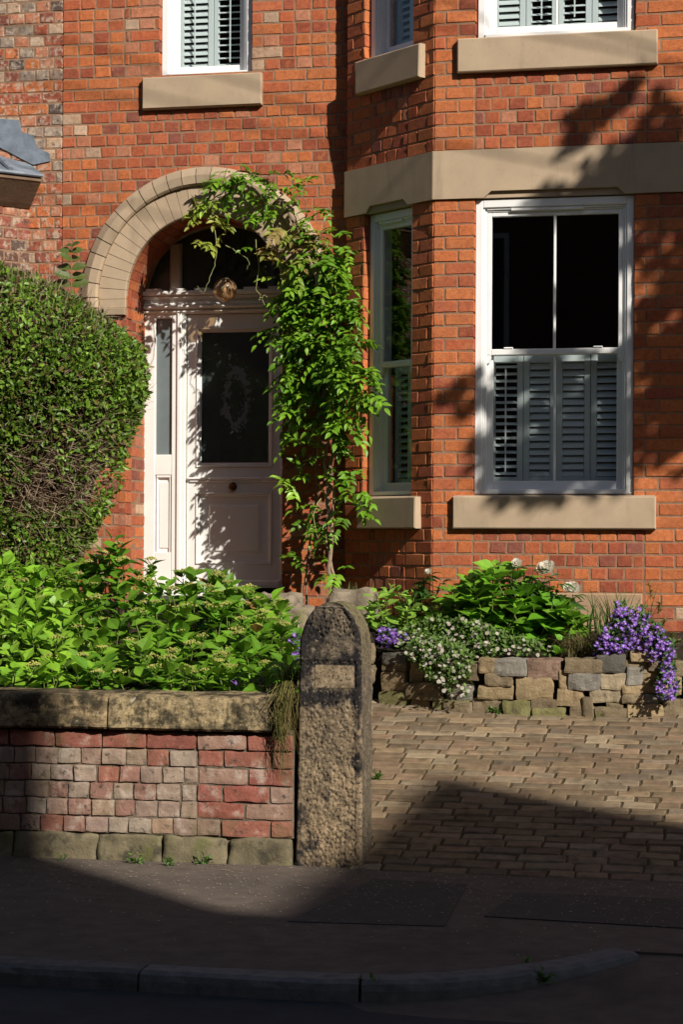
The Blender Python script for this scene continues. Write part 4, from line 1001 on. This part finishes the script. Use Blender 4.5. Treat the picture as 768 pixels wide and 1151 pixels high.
# small flowers: discs of petals facing outwards
def disc_flowers(g, gc, P, N_, r, rg, npet, ca, cb, centre, narrow=.5, cupz=.1):
    n = len(P); N_ = nrm(np.asarray(N_)); A = nrm(np.cross(N_, rg.normal(0, 1, (n, 3)))); Bv = np.cross(N_, A); r = np.broadcast_to(r, (n,))
    V = np.zeros((n, npet*4, 3)); C = cvar(rg, n, ca, cb, .07)
    for k in range(npet):
        a = 2*math.pi*k/npet; w = narrow*math.pi/npet
        for j, (rr, aa, h) in enumerate(((.12, a, 0), (.62, a-w, cupz*.5), (1, a, cupz), (.62, a+w, cupz*.5))):
            V[:, 4*k+j] = P+r[:, None]*(rr*(math.cos(aa)*A+math.sin(aa)*Bv)+h*N_)
    fc = (np.arange(npet*4).reshape(npet, 4)[None]+(np.arange(n)*npet*4)[:, None, None]).reshape(-1, 4)
    g.add(V.reshape(-1, 3), fc, np.repeat(C, npet*4, 0))
    if centre is not None:
        W = np.zeros((n, 6, 3))
        for k in range(6):
            a = 2*math.pi*k/6; W[:, k] = P+r[:, None]*(.27*(math.cos(a)*A+math.sin(a)*Bv)+.1*N_)
        gc.add(W.reshape(-1, 3), np.arange(6*n).reshape(n, 6), np.tile(np.array(centre), (6*n, 1)))
def spread(n, cells):
    """points on a tumbling mat: cells of (px, py, rx, ry, weight, Y)"""
    w = np.array([c[4] for c in cells], float); k = rg.choice(len(cells), n, p=w/w.sum()); out = []
    for i in k:
        px, py, rx, ry, _, Y = cells[i]; a = rg.uniform(0, 6.28); q = math.sqrt(rg.random()); out.append(at(px+rx*q*math.cos(a), py+ry*q*math.sin(a), Y+rg.normal(0, .035)))
    return np.array(out)
def mat_plant(root, cells, nleaf, lsz, lca, lcb, nflow, r, npet, fca, fcb, centre, narrow, fcells=None, T=T_SM):
    g = Geo(); P = spread(nleaf, cells); n = len(P); P[:, 1] += .03
    D = rg.normal(0, .7, (n, 3))+np.array((0, -.4, .4)); leaves(g, P, D, rg.normal(0, .4, (n, 3))+np.array((0, -.5, .8)), rg.uniform(.7, 1.2, n)*lsz, cvar(rg, n, lca, lcb, .15), T)
    for p in P[::6]: tube(g, [p+np.array((rg.normal(0, .03), .07, -.06)), p], .0012, 3, lca, cap=False)
    g.build('foliage', M['matleaf'], root)
    g, gc = Geo(), Geo(); P = spread(nflow, fcells or cells); P[:, 1] -= rg.uniform(.0, .05, len(P))
    disc_flowers(g, gc, P, rg.normal(0, .45, (len(P), 3))+np.array((.1, -.75, .7)), r*rg.uniform(.75, 1.15, len(P)), rg, npet, fca, fcb, centre, narrow)
    f = g.build('flowers', M['petal'], root); f['kind'] = 'stuff'
    if centre is not None: c = gc.build('flower_centres', M['matleaf'], root); c['kind'] = 'stuff'
WY = 11.95
er = plant('fleabane', at(505, 760, WY), 'mat of small white daisies tumbling over the dry stone wall', 'daisies')
ec = [(505, 720, 60, 26, 4, 12.08), (502, 746, 30, 22, 2.6, 11.87), (484, 732, 28, 15, 1.8, 11.93), (555, 722, 38, 15, 1.2, 12.12), (595, 730, 25, 11, .5, 12.1), (513, 770, 18, 12, .3, 11.84)]
mat_plant(er, ec, 2500, .034, (.08, .155, .03), (.15, .24, .055), 270, .0138, 10, (.55, .47, .44), (.72, .68, .64), (.5, .36, .04), .75)
cg = 'purple bellflowers'
c1 = plant('bellflower', at(715, 715, 12.0), 'large purple bellflower mound spilling over the right end of the dry stone wall', 'bellflower', cg)
cc = [(712, 714, 36, 19, 3.4, 11.98), (688, 724, 17, 12, 1.2, 12.0), (702, 696, 14, 14, 1.1, 12.05), (697, 684, 6, 10, .25, 12.05), (722, 692, 8, 12, .4, 12.05), (676, 728, 10, 10, .4, 12.0), (742, 730, 18, 16, 1.8, 11.95), (752, 752, 8, 8, .5, 11.88), (750, 772, 13, 16, 1.3, 11.84)]
mat_plant(c1, cc, 1500, .032, (.05, .12, .03), (.1, .18, .05), 620, .0145, 5, (.19, .075, .42), (.28, .13, .56), (.55, .5, .5), 1.15)
c2 = plant('bellflower', at(437, 718, 12.2), 'small purple bellflower just to the right of the gatepost', 'bellflower', cg)
mat_plant(c2, [(436, 716, 12, 12, 2, 12.15), (452, 718, 9, 7, 1, 12.15)], 260, .03, (.05, .12, .03), (.1, .18, .05), 85, .0165, 5, (.19, .075, .42), (.28, .13, .56), (.55, .5, .5), 1.15)
c3 = plant('bellflower', at(330, 728, 10.6), 'purple bellflower half hidden on the left side of the gatepost', 'bellflower', cg)
mat_plant(c3, [(332, 728, 7, 16, 2, 10.6), (293, 765, 10, 6, .5, 9.75), (262, 768, 8, 5, .4, 9.75)], 200, .03, (.05, .12, .03), (.1, .18, .05), 62, .0145, 5, (.19, .075, .42), (.28, .13, .56), (.55, .5, .5), 1.15)
# grasses
def grass(root, centre, n, L, ca, cb, spreadx, droop, w=1.0, lean=(0, 0), rnd=.35, T=None):
    """blades as bent ribbons"""
    g = Geo()
    for i in range(n):
        b = centre+np.array((rg.normal(0, spreadx), rg.normal(0, spreadx*.6), 0)); l = L*rg.uniform(.55, 1.1); a = rg.uniform(0, 6.28); s = rg.uniform(.1, 1)*rnd
        d = np.array((math.cos(a)*s+lean[0], math.sin(a)*s*.8+lean[1], 1.)); d = nrm(d); dr = droop*rg.uniform(.5, 1.3); c = cvar(rg, 1, ca, cb, .12)[0]; V = []; m = 6
        hd = np.array((d[0], d[1], 0)); hd = hd/(np.linalg.norm(hd)+1e-6); sd = np.array((-hd[1], hd[0], 0)); sd = nrm(sd+np.array((rg.normal(0, .5), 0, 0)))
        for k in range(m+1):
            t = k/m; p = b+d*l*t+hd*l*dr*t*t*.6-np.array((0, 0, l*dr*t*t*t)); ww = w*(1-t**1.5)+.0004
            V += [p-sd*ww, p+sd*ww]
        g.add(V, [(2*k, 2*k+1, 2*k+3, 2*k+2) for k in range(m)], c)
    return g.build('blades', M['matleaf'], root)
b4 = plant('hydrangea', (1.3, 12.6, .95), 'broad leaved shrub further along the raised bed, beyond the purple flowers', 'shrub')
stems_plant(b4, [np.array((x, rg.uniform(12.3, 12.8), rg.uniform(1.05, 1.3))) for x in rg.uniform(.45, 2.4, 70)], bedz, .14, (.1, .26, .015), (.17, .36, .03), T_BR, 5, rg)
gg = 'tufts of grass'
p = at(690, 712, 12.4); t = plant('grass_tuft', p, 'upright dark green blades between the peony and the purple flowers', 'grass tuft', gg)
grass(t, p, 95, .36, (.05, .1, .025), (.13, .2, .04), .085, .25, .004, rnd=.4)
p = at(652, 738, 12.15); t = plant('grass_tuft', p, 'fine straw coloured tuft on top of the dry stone wall', 'grass tuft', gg)
grass(t, p, 260, .3, (.2, .14, .07), (.14, .15, .05), .05, .6, .0016, rnd=.7)
p = at(392, 676, 13.0); t = plant('grass_tuft', p, 'short wispy tuft at the foot of the bay, above the gatepost', 'grass tuft', gg)
grass(t, p, 70, .17, (.09, .14, .03), (.18, .18, .06), .06, .3, .002)
p = at(323, 765, 9.52); t = plant('grass_tuft', p+np.array((0, 0, -.03)), 'long tuft hanging down the wall end against the gatepost, green above and straw below', 'grass tuft', gg)
grass(t, p+np.array((0, .04, -.03)), 90, .24, (.05, .11, .02), (.12, .17, .04), .035, .5, .0024, lean=(.0, -.1), rnd=.5)
g = Geo()
for i in range(130):
    x = 322+rg.normal(0, 5); y0 = 770+rg.uniform(-6, 12); L_ = rg.uniform(40, 112)*rg.uniform(.5, 1); a = at(x, y0, 9.34); b = at(x+rg.normal(-3, 5), y0+L_*.4, 9.2+rg.normal(0, .012)); c = at(x+rg.normal(-4, 8), y0+L_, 9.24+rg.normal(0, .012))
    tube(g, [a, b, (b+c)/2+rg.normal(0, .006, 3), c], [.0016, .0014, .0011, .0006], 3, cvar(rg, 1, (.3, .22, .09), (.14, .16, .04), .15)[0], cap=False)
g.build('dry_blades', M['matleaf'], t)
# euphorbia-like stalk at the right, and foliage behind the bellflowers
p = at(738, 735, 12.35); t = plant('spurge', p, 'thin stalks with clustered pale leaves at the right edge against the plinth', 'plant')
g, gs = Geo(), Geo(); P, D, U, S, C = [], [], [], [], []
for (x, y) in ((730, 656), (741, 676), (722, 692), (748, 696), (757, 712), (765, 720), (712, 700)):
    tip = at(x, y, 12.4+rg.normal(0, .03)); base = at(735+rg.normal(0, 8), 735, 12.4); tube(gs, [base, (base+tip)/2+rg.normal(0, .01, 3), tip], [.003, .0025, .002], 4, (.2, .12, .07))
    for k in range(46):
        q = tip-(tip-base)*rg.random()*.22; a = rg.uniform(0, 6.28); d = np.array((math.cos(a), math.sin(a), rg.uniform(-.1, .9))); P.append(q); D.append(d); U.append((0, 0, 1.)); S.append(rg.uniform(.02, .036)); C.append(cvar(rg, 1, (.09, .13, .03), (.3, .3, .08), .1)[0])
leaves(g, P, D, U, S, C, T_LF); gs.build('stems', M['twig'], t); g.build('foliage', M['matleaf'], t)
# weeds at the foot of the wall and by the kerb
wd = 'weeds along the pavement edge'
def weed(p, n, s, lab, ca=(.08, .19, .03), cb=(.14, .26, .05)):
    t = plant('weed', p, lab, 'weed', wd); g = Geo(); a = rg.uniform(0, 6.28, n); e = rg.uniform(.15, 1.3, n)
    D = np.stack([np.cos(a)*np.cos(e), np.sin(a)*np.cos(e)*.7-.25, np.sin(e)], -1); k = rg.uniform(.1, .8, (n, 1)); P = np.array(p)+D*k*s*1.2*np.array((1, .6, 1))
    leaves(g, P, D+rg.normal(0, .5, (n, 3)), rg.normal(0, .3, (n, 3))+np.array((0, 0, 1.)), rg.uniform(.5, 1, n)*s*.7, cvar(rg, n, ca, cb, .12), T_LF)
    for i in range(0, n, 3): tube(g, [np.array(p), P[i]], .0012, 3, ca, cap=False)
    g.build('foliage', M['matleaf'], t)
fz = lambda px, py: atp(px, py, (0, 0, .0), (0, 0, 1))
for px, py, n, s, lab in ((153, 970, 34, .055, 'upright weed at the wall foot, second from the left'), (190, 973, 34, .045, 'flat spreading weed at the wall foot below the brick joint'), (230, 971, 26, .055, 'upright weed at the wall foot nearest the gatepost'), (71, 967, 16, .04, 'small weed at the wall foot, leftmost and in shade'),
                     (416, 1104, 30, .05, 'weed growing in the kerb joint'), (612, 1094, 40, .045, 'low weed in the gutter below the curved kerb'), (592, 1085, 18, .03, 'sprig of weed on top of the curved kerb')):
    q = fz(px, py); weed((q[0], q[1]-.0, .0 if py < 1000 else (-.03 if px != 592 else .01)), n, s, lab)
q = atp(556, 802, (0, 9.25, 0), (0, -.2, 1)); weed(tuple(q), 40, .05, 'small weed at the foot of the dry stone wall')
q = atp(424, 876, (0, 9.25, 0), (0, -.2, 1)); weed(tuple(q), 40, .05, 'patch of weed on the setts right of the gatepost')

# wisteria -------------------------------------------------------------------
wi = plant('wisteria', at(374, 690, 13.39), 'wisteria climbing beside the door and trailing over the stone arch', 'climber')
rg = np.random.default_rng(21)
gs = Geo()
def vine(pts, r0, r1, col=(.2, .135, .09), k=7, wob=1.5):
    P = [at(x+rg.normal(0, wob*.3), y, Y) for x, y, Y in pts]; PP = smooth([tuple(p) for p in P], 5); n = len(PP)
    PP = [p+rg.normal(0, .004, 3) for p in PP]; tube(gs, PP, list(np.linspace(r0, r1, n)), k, col); return PP
vine([(374, 705, 13.38), (373, 680, 13.38), (371, 640, 13.37), (373, 600, 13.37), (368, 560, 13.38), (372, 525, 13.39), (376, 500, 13.39), (370, 480, 13.4), (362, 455, 13.4), (369, 425, 13.4), (372, 390, 13.39), (365, 350, 13.39), (352, 300, 13.36), (335, 265, 13.44)], .016, .01, (.27, .2, .14))
vine([(377, 700, 13.39), (376, 650, 13.38), (367, 600, 13.39), (376, 560, 13.39), (365, 520, 13.39), (374, 470, 13.4), (372, 410, 13.4), (380, 350, 13.4), (372, 290, 13.4)], .010, .007, (.3, .22, .16))
vine([(345, 700, 13.39), (343, 660, 13.45), (349, 600, 13.5), (357, 545, 13.46), (353, 500, 13.44), (360, 440, 13.4), (345, 380, 13.4)], .008, .005, (.2, .14, .09))
vine([(335, 265, 13.44), (322, 235, 13.5), (300, 208, 13.52), (275, 193, 13.52), (255, 200, 13.5), (240, 218, 13.5), (228, 232, 13.5)], .009, .003)
vine([(335, 265, 13.44), (345, 235, 13.5), (333, 212, 13.5), (318, 198, 13.5)], .006, .002)
for tr in ([(236, 225, 13.48), (242, 262, 13.46), (243, 290, 13.46), (236, 312, 13.46), (229, 330, 13.46), (222, 322, 13.46)], [(254, 277, 13.47), (268, 284, 13.46), (279, 293, 13.46), (277, 303, 13.46)], [(288, 270, 13.46), (290, 300, 13.46), (289, 325, 13.46), (296, 340, 13.46), (305, 352, 13.46)], [(291, 338, 13.46), (298, 332, 13.46), (306, 340, 13.46)], [(360, 560, 13.39), (352, 580, 13.25), (358, 605, 13.22)], [(356, 520, 13.35), (360, 480, 13.35)]):
    vine(tr, .0035, .0015, (.28, .3, .12), 4, .5)
gs.build('stems', M['twig'], wi)
P, D, U, S, C = [], [], [], [], []
def compound(p, d, L, nl, ca, cb):
    d = nrm(np.array(d)); side = nrm(np.cross(d, (0, 0, 1.))+rg.normal(0, .25, 3)); up = np.cross(side, d); c0 = cvar(rg, 1, ca, cb, .12)[0]
    for k in range(nl):
        t = .25+.75*k/(nl-1); q = p+d*L*t-np.array((0, 0, L*.45*t*t))
        for s in ((-1, 1) if k < nl-1 else (0,)):
            dd = side*s+d*.55+np.array((0, 0, -.25))+rg.normal(0, .16, 3) if s else d+np.array((0, 0, -.6))
            P.append(q); D.append(dd); U.append(up+np.array((.25, -.55, .2))+rg.normal(0, .3, 3)); S.append(L*rg.uniform(.36, .5)); C.append(c0*rg.normal(1, .12))
GA, GB = (.09, .22, .012), (.19, .36, .022); YA, YB2 = (.24, .32, .04), (.3, .3, .06); RA, RB = (.3, .19, .07), (.22, .24, .05)
CL_ = [(374, 281, 9.6, 12.6, 6.8, 13.46, .05, GA, GB), (382, 300, 14.04, 18, 14, 13.45, .06, GA, GB), (360, 318, 26.52, 23.4, 50, 13.5, .08, GA, GB), (352, 352, 32.76, 25.2, 70, 13.49, .09, GA, GB), (388, 350, 15.6, 21.6, 26, 13.4, .07, GA, GB), (365, 392, 37.44, 27, 88, 13.47, .1, GA, GB), (355, 432, 32.76, 23.4, 72, 13.49, .09, GA, GB), (345, 470, 23.4, 16.2, 34, 13.51, .07, GA, GB), (336, 402, 15.6, 23.4, 16.8, 13.52, .06, GA, GB), (337, 445, 10.92, 14.4, 9.8, 13.53, .05, GA, GB),
      (321, 376, 14.04, 8.1, 8.4, 13.53, .04, GA, GB), (311, 380, 6.4, 5.4, 2.8, 13.53, .03, GA, GB), (316, 408, 8, 7.2, 0, 13.53, .03, GA, GB), (331, 470, 6.4, 5.4, 2.8, 13.53, .03, GA, GB), (391, 400, 10.92, 16.2, 14, 13.24, .05, GA, GB), (397, 428, 15.6, 14.4, 24, 13.2, .06, GA, GB), (407, 445, 9.36, 10.8, 10, 13.15, .04, GA, GB), (398, 458, 14.04, 14.4, 18, 13.26, .05, GA, GB), (392, 482, 11.2, 9, 8, 13.22, .05, GA, GB), (376, 482, 14.04, 12.6, 12, 13.38, .06, GA, GB),
      (338, 502, 12.8, 7.2, 6, 13.46, .04, GA, GB), (372, 512, 11.2, 7.2, 4, 13.4, .05, GA, GB), (384, 538, 12.8, 10.8, 6, 13.36, .06, GA, GB), (322, 548, 8, 5.4, 3, 13.46, .03, YA, GB), (348, 542, 11.2, 9, 4, 13.45, .04, GA, GB), (360, 575, 11.2, 7.2, 3, 13.4, .05, GA, GB), (350, 598, 11.2, 8.1, 5, 13.42, .05, GA, GB), (398, 556, 7.2, 9, 4, 13.28, .04, GA, GB), (396, 585, 9.6, 10.8, 5, 13.24, .05, GA, GB), (376, 604, 8, 5.4, 2, 13.36, .04, GA, GB), (328, 634, 7.2, 7.2, 3, 13.45, .04, GA, GB), (378, 644, 7.2, 9, 3, 13.3, .04, GA, GB),
      (336, 274, 18.72, 18, 17, 13.47, .06, RA, GB), (310, 296, 11.2, 16.2, 3.8, 13.49, .04, RA, RB), (354, 268, 12.48, 16.2, 9.3, 13.47, .05, GA, GB), (330, 300, 18.72, 14.4, 13, 13.46, .06, RA, GB), (316, 316, 5.6, 9, 1.4, 13.53, .03, YA, GB), (290, 288, 5.6, 12.6, 0.85, 13.5, .03, GA, GB),
      (262, 206, 11.2, 7.2, 7.14, 13.52, .05, GA, GB), (250, 216, 9.6, 9, 7.14, 13.52, .04, GA, GB), (240, 232, 9.6, 10.8, 7.14, 13.5, .04, YA, GB), (210, 242, 9.6, 5.4, 3.5, 13.52, .03, YA, YB2), (236, 254, 8, 14.4, 5.88, 13.5, .04, YA, YB2), (228, 276, 6.4, 9, 2.5, 13.5, .03, YA, YB2), (245, 268, 5.6, 10.8, 1.7, 13.5, .03, YA, YB2), (285, 206, 11.2, 5.4, 5.88, 13.52, .04, GA, GB), (310, 210, 12.8, 6.3, 7.14, 13.5, .04, GA, GB), (333, 214, 7.2, 5.4, 3.5, 13.5, .04, GA, GB), (292, 226, 8, 9, 4.76, 13.5, .04, GA, GB), (288, 246, 7.2, 11.7, 4.76, 13.5, .04, GA, GB), (312, 242, 9.6, 10.8, 5.88, 13.48, .05, GA, GB), (360, 246, 8, 9, 4.76, 13.46, .04, GA, GB), (272, 224, 5.6, 5.4, 1.12, 13.52, .03, GA, GB)]
for (cx, cy, rx, ry, n, Y, dy, ca, cb) in CL_:
    for _ in range(int(n*1.15+.7) if n else 0):
        a = rg.uniform(0, 6.28); q = math.sqrt(rg.random()); p = at(cx+rx*q*math.cos(a), cy-6+ry*q*math.sin(a), Y+rg.normal(0, dy*.7))
        p[1] = min(p[1], 13.63 if p[0] < -3.3 else 13.55); out = np.array((math.cos(a)*.6+rg.normal(0, .4), -abs(rg.normal(.5, .4)), rg.normal(.1, .4)))
        compound(p, out, rg.uniform(.1, .165), int(rg.integers(4, 6)), ca, cb)
g = Geo(); leaves(g, P, D, U, S, np.clip(C, .006, .8), T_LF, sx=1.15); g.build('foliage', M['leaf'], wi)
# ------------------------------------------------------------------ across the street: the terrace whose gables shade the foreground
ot = tag(empty('opposite_terrace', (9, -4, 0)), 'tall brick terrace with a gable and chimney across the street', 'house')
OF = Fr((0, -3.5, 0), (1, 0, 0), (0, 1, 0))
obr = mat('far_brick', (.2, .085, .055), .9, (.8, 1.2), 3)
g = Geo(); poly_prism(g, OF, [(-26, 0), (32, 0), (32, 10.75), (15.9, 10.75), (12.95, 13.56), (10.1, 10.75), (-26, 10.75)], -.3, 0)
for x in (-26, 32): box(g, x-.15, x+.15, -14, -3.8, 0, 10.7)
box(g, -26, 32, -14.2, -13.9, 0, 10.7); g.build('brick_wall', obr, ot)
g = Geo(); V = [(-26.2, -3.45, 10.78), (32.2, -3.45, 10.78), (32.2, -14.3, 10.78), (-26.2, -14.3, 10.78), (-26.2, -9, 12.4), (32.2, -9, 12.4)]
g.add(V, [(0, 1, 5, 4), (2, 3, 4, 5), (1, 2, 5), (3, 0, 4)])
g.add([(10.0, -3.6, 10.75), (12.95, -3.6, 13.53), (16.0, -3.6, 10.75), (10, -9, 10.75), (12.95, -9, 13.53), (16, -9, 10.75)], [(0, 1, 4, 3), (1, 2, 5, 4)]); g.build('roof', M['slate'], ot)
g = Geo(); block(g, OF, 7.4, 9.78, 10.7, 12.75, -.9, 0, .02); block(g, OF, 7.3, 9.84, 12.75, 12.9, -.95, .05, .02); g.build('chimney', obr, ot)
for k in range(3):
    pass
for x in list(np.arange(-24, 31, 3.2)):
    for z in (1.0, 4.4, 7.6):
        g = Geo(); block(g, OF, x, x+1.1, z, z+1.9, -.1, .02, .01); w = g.build('window', M['white'], ot)
        g = Geo(); block(g, OF, x+.08, x+1.02, z+.08, z+1.82, .0, .024, .002); g.build('pane', M['room'], w)
# ------------------------------------------------------------------ tree beyond the right edge: its crown dapples the bay
rg = np.random.default_rng(33)
tr = plant('street_tree', (5.5, 8.6, 0), 'broadleaf tree in the next garden, out of frame to the right, shading the bay', 'tree')
gt = Geo(); gl = Geo(); P, D, U, S = [], [], [], []
LOB = [(740, 195, 50, 1.3), (718, 185, 34, 1.2), (668, 132, 22, .9), (735, 140, 22, .7), (690, 120, 20, .8), (700, 205, 36, 1.0), (655, 150, 18, .7), (668, 200, 16, .35), (760, 240, 30, .9), (735, 275, 26, .5), (750, 320, 26, .7), (728, 350, 24, .4), (755, 400, 30, .8), (730, 440, 28, .6), (745, 490, 30, .7), (735, 505, 20, .4), (690, 470, 36, .95), (650, 430, 40, .95), (600, 440, 38, .9), (565, 430, 26, .7), (640, 500, 40, .9), (590, 500, 40, .85), (560, 520, 26, .7), (620, 545, 30, .7), (676, 525, 26, .75), (522, 452, 20, .7), (545, 500, 16, .5), (640, 385, 30, .8), (700, 390, 28, .8), (600, 390, 20, .5), (650, 330, 34, .6), (690, 290, 20, .4), (610, 235, 14, .45), (640, 222, 16, .5), (560, 562, 12, .4), (610, 566, 12, .4), (700, 545, 12, .3), (775, 300, 40, 1), (790, 420, 50, 1), (800, 200, 50, 1), (800, 500, 36, .9), (820, 320, 60, 1), (840, 430, 60, 1), (850, 230, 60, 1)]
ends = []
for (px, py, r, dens) in LOB:
    Pw = at(px, py, YB); t = rg.uniform(6.3, 7.6); c = Pw+SUN*t; rm = r/170*1.0; ends.append((c, rm))
    n = int(dens*rm*rm*820)+10
    for _ in range(n):
        q = nrm(rg.normal(0, 1, 3))*rm*rg.random()**.45; P.append(c+q*np.array((1, .8, 1))); D.append(rg.normal(0, 1, 3)+np.array((0, 0, -.3))); U.append(rg.normal(0, .6, 3)+SUN); S.append(rg.uniform(.09, .16))
fork = np.array((5.1, 8.65, 6.3)); tube(gt, [(5.5, 8.6, -.1), (5.45, 8.62, 1.8), (5.3, 8.6, 4.2), fork], [.17, .14, .12, .1], 9, (.12, .09, .065))
for (c, rm) in ends: tube(gt, [fork, fork+(c-fork)*.45+np.array((0, 0, .25))+rg.normal(0, .08, 3), c], [.035, .02, .006], 5, (.12, .09, .065))
gt.build('trunk', M['twig'], tr)
n = len(P); leaves(gl, P, D, U, S, cvar(rg, n, (.05, .12, .02), (.1, .18, .03), .15), T_OV); gl.build('crown', M['leaf'], tr)
# overhead cables: only their faint shadows fall on the stonework
for lab, ln, Yw_ in (('upper telephone cable strung over the street', ((590, 48), (740, 77)), YB), ('lower telephone cable strung over the street', ((545, 174), (700, 204)), YB), ('telephone cable running towards the left house', ((232, 92), (288, 108)), YD)):
    a_, b_ = [at(*q, Yw_)+SUN*7.2 for q in ln]; d = b_-a_; d = d/abs(d[0]); g = Geo(); tube(g, [a_+d*-7, a_, b_, b_+d*9], .008, 6); tag(g.build('telephone_cable', M['black']), lab, 'cable', 'overhead cables')

# ------------------------------------------------------------------ light, sky, camera
w = bpy.data.worlds.new('World'); SC.world = w; w.use_nodes = True; nt = w.node_tree; bg = nt.nodes['Background']
sky = nt.nodes.new('ShaderNodeTexSky'); sky.sky_type = 'NISHITA'; sky.sun_disc = False; sky.sun_elevation = EL; sky.sun_rotation = math.atan2(SUN[0], SUN[1])
nt.links.new(sky.outputs[0], bg.inputs[0]); bg.inputs[1].default_value = .05
sd = bpy.data.lights.new('Sun', 'SUN'); sd.energy = 5.0; sd.angle = math.radians(.53); sd.color = (1, .93, .83)
so = bpy.data.objects.new('Sun', sd); COL.objects.link(so); so.rotation_euler = Vector(tuple(SUN)).to_track_quat('Z', 'Y').to_euler()
cam = bpy.data.cameras.new('Camera'); co = bpy.data.objects.new('Camera', cam); COL.objects.link(co)
cam.sensor_fit = 'HORIZONTAL'; cam.sensor_width = 36; cam.lens = F/768*36; cam.shift_y = (612-575.5)/768; cam.clip_end = 1000; cam.clip_start = .1
co.matrix_world = Matrix.Translation((0, 0, H)) @ Matrix.Rotation(YAW, 4, 'Z') @ Matrix.Rotation(math.pi/2, 4, 'X') @ Matrix.Rotation(PHI, 4, 'Z')
SC.camera = co
SC.view_settings.view_transform = 'Standard'; SC.view_settings.look = 'None'; SC.view_settings.exposure = .3; SC.view_settings.gamma = 1
SC.render.engine = 'CYCLES'; SC.cycles.max_bounces = 6; SC.cycles.transparent_max_bounces = 10; SC.cycles.use_denoising = True
